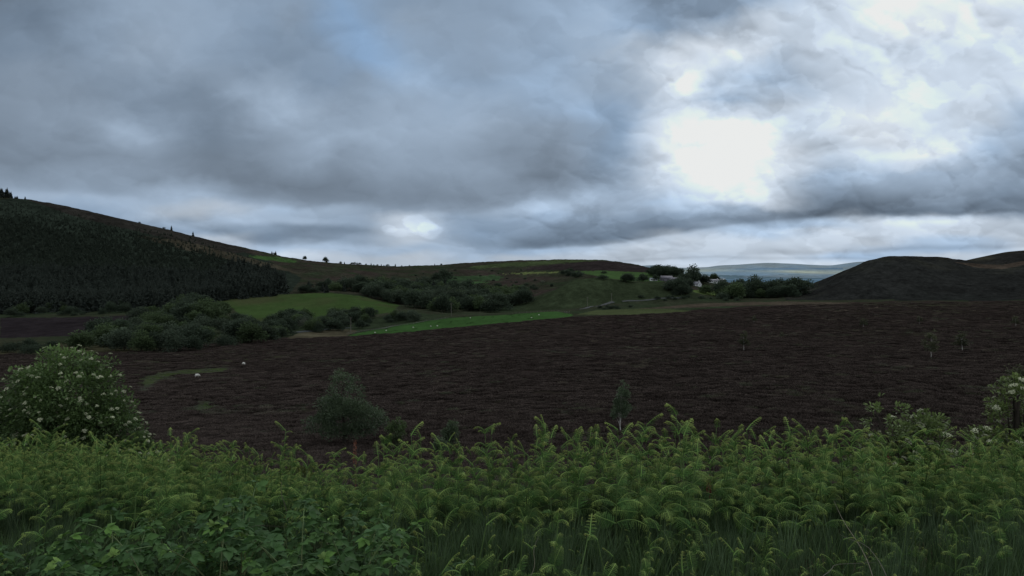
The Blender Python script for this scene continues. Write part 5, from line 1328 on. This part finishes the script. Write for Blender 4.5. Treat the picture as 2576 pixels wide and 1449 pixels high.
# ================================================================== SHEEP, POLES, ROAD, BUILDINGS
M['fleece'] = mat_plain('fleece', (.62, .60, .54), .95, .12, 18, 0, .02)
M['sheepskin'] = mat_plain('sheep_leg', (.25, .22, .19), .9, .2, 10, 0)
def sheep_mesh(grazing=True):
    me = bpy.data.meshes.new('sheep'); hd = (.78, .30) if grazing else (.78, .88)
    V = [(0, 0, .62), (.28, 0, .64), (-.30, 0, .62), (-.45, 0, .58), (.45, 0, .70 if not grazing else .6), (.60, 0, .82 if not grazing else .48), (hd[0], 0, hd[1]), (hd[0] + .12, 0, hd[1] - .08),
         (.30, .12, .38), (.30, .12, .02), (.30, -.12, .38), (.30, -.12, .02), (-.32, .12, .38), (-.34, .12, .02), (-.32, -.12, .38), (-.34, -.12, .02), (.70, .09, hd[1] + .1), (.70, -.09, hd[1] + .1)]
    E = [(0, 1), (0, 2), (2, 3), (1, 4), (4, 5), (5, 6), (6, 7), (1, 8), (8, 9), (1, 10), (10, 11), (2, 12), (12, 13), (2, 14), (14, 15), (6, 16), (6, 17)]
    R = [.30, .27, .27, .14, .17, .11, .085, .05, .07, .03, .07, .03, .08, .03, .08, .03, .025, .025]
    me.from_pydata(V, E, []); o = bpy.data.objects.new('t', me); COL.objects.link(o)
    sk = o.modifiers.new('s', 'SKIN'); ss_ = o.modifiers.new('u', 'SUBSURF'); ss_.levels = 1
    for i, r in enumerate(R): me.skin_vertices[0].data[i].radius = (r, r * (.95 if i < 3 else 1))
    me.skin_vertices[0].data[0].use_root = True
    dg = bpy.context.evaluated_depsgraph_get(); m2 = bpy.data.meshes.new_from_object(o.evaluated_get(dg)); m2.name = 'sheep'
    bpy.data.objects.remove(o); m2.materials.clear(); m2.materials.append(M['fleece']); m2.materials.append(M['sheepskin'])
    for p in m2.polygons:
        p.use_smooth = True; c = p.center
        p.material_index = 1 if (c.z < .30 and abs(c.x) < .5) or c.x > .66 else 0
    return m2
SH = [sheep_mesh(True), sheep_mesh(False)]
for b, e, Y, k, rz, lb in [(331 * 1.5, 952, None, 0, .4, 'white sheep grazing just right of the large elder shrub'), (615, 920, None, 0, 2.9, 'white sheep walking alone in the heather on the left of the moor'),
        (943, 839, None, 0, .2, 'white sheep at the left narrow end of the bright pasture'), (971, 834, None, 0, 3.0, 'second sheep from the left narrow end of the bright pasture'), (1040, 826, None, 0, .5, 'sheep grazing near the lower edge of the bright pasture, left part'),
        (1083, 823, None, 0, 2.8, 'left of two close sheep in the left half of the bright pasture'), (1101, 822, None, 0, .3, 'right of two close sheep in the left half of the bright pasture'), (1183, 801.5, None, 0, 1.2, 'sheep near the upper edge in the middle of the bright pasture'),
        (1336, 801.5, None, 0, .2, 'sheep in the right half of the bright pasture'), (1356, 794, None, 0, 3.0, 'sheep nearest the right end of the bright pasture'), (650, 841, None, 0, 1.0, 'pale sheep half hidden at the edge of the bushes')]:
    p = hit(b, e); o = link('sheep', SH[k], None, (p[0], p[1], p[2] + .12)); o.rotation_euler = (0, 0, rz); o.scale = (.72 if Y is None and b < 660 else .8,) * 3
    tag(o, lb, 'sheep')

M['pole'] = mat_plain('pole_wood', (.13, .12, .10), .9, .25, 2)
def pole(b, e, h, label):
    p = hit(b, e); o = empty('telegraph_pole', p); mb = MB(); mb.tube([(0, 0, -.5), (0, 0, h * .5), (0, 0, h)], [.17, .15, .12], 8); link('post', mb.mesh('post', M['pole']), o)
    mb = MB(); mb.box((0, 0, h - .5), (1.6, .12, .12)); link('crossarm', mb.mesh('crossarm', M['pole']), o)
    for x in (-.7, 0, .7):
        mb = MB(); mb.tube([(x, 0, h - .42), (x, 0, h - .25)], .06, 6); link('insulator', mb.mesh('insulator', M['pole']), o)
    tag(o, label, 'pole')
for a in [(883, 838, 9, 'pale telegraph pole at the left end of the bright pasture'), (1537, 763, 9, 'pale telegraph pole beside the track bend below the knoll'), (1478, 773, 8.5, 'faint telegraph pole at the foot of the knoll'),
          (1714, 742, 9, 'telegraph pole in front of the trees below the farm'), (1134, 794, 9, 'dim telegraph pole in front of the middle wood'), (861, 708, 9, 'thin telegraph pole on the hillside above the large green field')]: pole(*a)

def ribbon(name, pts, w, mat, label, lift=.25, colr=(1, 1, 1), cat='track', kind='structure'):
    """a lane draped on the terrain"""
    ps = np.array([hit(*p)[:2] for p in pts]); t = np.linspace(0, len(ps) - 1, len(ps) * 14); c = np.stack([np.interp(t, np.arange(len(ps)), ps[:, k]) for k in range(2)], -1)
    c = np.stack([gsm(c[:, 0], 3), gsm(c[:, 1], 3)], -1); d = np.gradient(c, axis=0); d /= np.linalg.norm(d, axis=1)[:, None] + 1e-9
    s = np.stack([-d[:, 1], d[:, 0]], -1) * w / 2; V = []
    for k in (-1, -.33, .33, 1):
        q = c + s * k; V.append(np.column_stack([q, heights(q[:, 0], q[:, 1]) + lift]))
    n = len(c); V = np.concatenate(V); i = np.arange(n - 1)
    Q = np.concatenate([np.stack([i + r * n, i + r * n + 1, i + (r + 1) * n + 1, i + (r + 1) * n], -1) for r in range(3)])
    o = link(name, mesh_np(name, V, Q, None, np.tile(colr, (len(V), 1)), True, mat)); tag(o, label, cat, None, kind)
M['lane'] = mat_plain('lane_gravel', (.042, .046, .044), .9, .2, .4); M['verge'] = mat_plain('dry_verge', (.048, .060, .036), .95, .3, .5)
ribbon('track', [(1445, 779), (1475, 776), (1500, 771), (1525, 765), (1545, 759)], 3.5, M['lane'], 'grey track climbing round the foot of the knoll')
ribbon('track', [(1560, 759), (1640, 754), (1720, 751)], 2.6, M['lane'], 'thin grey track running along the foot of the knoll')
ribbon('road', [(742, 837), (790, 832), (840, 826), (890, 824)], 5, M['lane'], 'grey road glimpsed through the bushes')
ribbon('path', [(870, 838), (920, 832), (980, 822), (1060, 811), (1130, 800)], 2.0, M['verge'], 'pale grassy path along the upper edge of the bright pasture')

M['wwall'] = mat_plain('white_render', (.55, .56, .56), .8, .06, 1); M['gwall'] = mat_plain('grey_stone', (.14, .135, .15), .9, .2, 1)
M['slate'] = mat_plain('slate', (.14, .14, .155), .6, .2, 1.5); M['tin'] = mat_plain('pale_tin_roof', (.24, .26, .28), .5, .12, .8); M['pane'] = mat_plain('dark_window', (.03, .035, .04), .2, .1, 1, .5)
M['door'] = mat_plain('door_paint', (.07, .06, .06), .6, .1, 2); M['mauve'] = mat_plain('weathered_sheet_roof', (.12, .112, .13), .7, .15, .6)
def building(name, b, e, L, W, H, rh, yaw, wall, roof, label, nwin=3, chimney=True, cat='building', dy=0):
    p = hit(b, e); o = empty(name, (p[0], p[1] + dy, p[2] - .2), yaw)
    mb = MB(); V = [(-L/2, -W/2, -1.2), (L/2, -W/2, -1.2), (L/2, W/2, -1.2), (-L/2, W/2, -1.2), (-L/2, -W/2, H), (L/2, -W/2, H), (L/2, W/2, H), (-L/2, W/2, H), (-L/2, 0, H + rh), (L/2, 0, H + rh)]
    mb.add(V, [(0, 1, 5, 4), (2, 3, 7, 6), (1, 2, 6, 5), (3, 0, 4, 7)], [(4, 8, 7), (5, 6, 9)]); link('wall', mb.mesh('wall', M[wall]), o)
    mb = MB(); oh = .35; t = .14
    for sg in (-1, 1):
        a = np.array([(-L/2 - oh, sg * (W/2 + oh), H - oh * rh / (W/2)), (L/2 + oh, sg * (W/2 + oh), H - oh * rh / (W/2)), (L/2 + oh, 0, H + rh), (-L/2 - oh, 0, H + rh)]) + [0, 0, .03]
        V = np.concatenate([a, a + [0, 0, t]]); mb.add(V, [(0, 1, 2, 3), (4, 7, 6, 5), (0, 4, 5, 1), (1, 5, 6, 2), (3, 2, 6, 7), (0, 3, 7, 4)])
    rf = link('roof', mb.mesh('roof', M[roof]), o)
    if chimney:
        mb = MB(); mb.box((L * .38, 0, H + rh + .4), (.7, .7, 1.6)); link('chimney', mb.mesh('chimney', M[wall]), rf)
    for i in range(nwin):
        x = -L * .36 + L * .72 * i / max(1, nwin - 1)
        if i == nwin // 2:
            mb = MB(); mb.box((x, -W/2 - .03, 1.05), (1.0, .1, 2.1)); link('door', mb.mesh('door', M['door']), o)
        else:
            mb = MB(); mb.box((x, -W/2 - .03, 1.5), (1.3, .1, 1.1)); link('window', mb.mesh('window', M['pane']), o)
    mb = MB(); mb.box((L/2 + .03, 0, 1.5), (.1, 1.2, 1.1)); link('window', mb.mesh('window', M['pane']), o)
    tag(o, label, cat); return o
building('white_house', 1752, 719.5, 8.5, 7.5, 2.6, 2.6, -.9, 'wwall', 'slate', 'white house with its gable end facing, below the tallest tree', 3)
building('white_bungalow', 1793, 711, 14, 6, 2.6, 1.7, .12, 'wwall', 'slate', 'long low white bungalow right of the white gabled house', 5)
building('white_shed', 1644, 706, 9, 5, 2.4, 1.0, .1, 'wwall', 'tin', 'low white shed left of the grey farm barns', 3, False, 'shed')
building('stone_barn', 1677, 707, 15, 8, 3.8, 2.8, .2, 'gwall', 'mauve', 'large grey farm barn with a mauve-grey roof', 3, False, 'barn')
building('stone_barn', 1694, 708, 13, 7, 3.0, 2.0, -.15, 'gwall', 'mauve', 'smaller grey farm barn at the right end of the farm', 3, False, 'barn')
building('garage', 1806, 736, 5, 4.5, 2.2, 1.0, .3, 'gwall', 'tin', 'small grey outbuilding in the bushes below the bungalow', 1, False, 'outbuilding')
building('barn', 1788, 701, 12, 6, 2.5, 1.5, .1, 'gwall', 'tin', 'pale-roofed barn half hidden behind the bungalow trees', 1, False, 'barn')
building('farm_shed', 1815, 707, 10, 5, 2.0, 1.0, 0, 'gwall', 'tin', 'pale roof just showing right of the bungalow', 1, False, 'shed')

# fence with gate at the pasture's right corner, hedge lines
def fence(pts, label, h=1.1, n=None):
    ps = [hit(*p) for p in pts]; c = np.array(ps); d = np.r_[0, np.cumsum(np.linalg.norm(np.diff(c[:, :2], axis=0), axis=1))]
    n = n or int(d[-1] / 4); s = np.linspace(0, d[-1], n); X = np.interp(s, d, c[:, 0]); Y = np.interp(s, d, c[:, 1]); Zz = heights(X, Y)
    o = empty('wire_fence', (X[0], Y[0], Zz[0])); o0 = np.array([X[0], Y[0], Zz[0]])
    for i in range(n):
        mb = MB(); mb.tube([(0, 0, -.3), (0, 0, h)], [.07, .06], 5); link('post', mb.mesh('post', M['pole']), o, np.array([X[i], Y[i], Zz[i]]) - o0)
    for k in (.4, .75, 1.0):
        mb = MB(); mb.tube(np.stack([X, Y, Zz + k], -1) - o0, .012, 3); link('wire', mb.mesh('wire', M['pole']), o)
    tag(o, label, 'fence')
fence([(872, 843), (905, 836), (980, 823), (1060, 811), (1130, 801.5)], 'post and wire fence along the upper edge of the bright pasture', n=42)
fence([(1290, 791), (1400, 784), (1425, 789)], 'post and wire fence at the right corner of the bright pasture', n=22)
p = hit(1427, 788.5); g = empty('field_gate', p, .2)
for x in (-1.7, 1.7):
    mb = MB(); mb.box((x, 0, .7), (.18, .18, 1.8)); link('post', mb.mesh('post', M['pole']), g)
mb = MB()
for k in range(5): mb.box((0, 0, .25 + .25 * k), (3.2, .05, .08))
mb.box((0, .06, .75), (.08, .05, 1.1)); link('gate_bars', mb.mesh('gate_bars', M['pole']), g); tag(g, 'pale field gate at the right corner of the bright pasture', 'gate')
#--END--
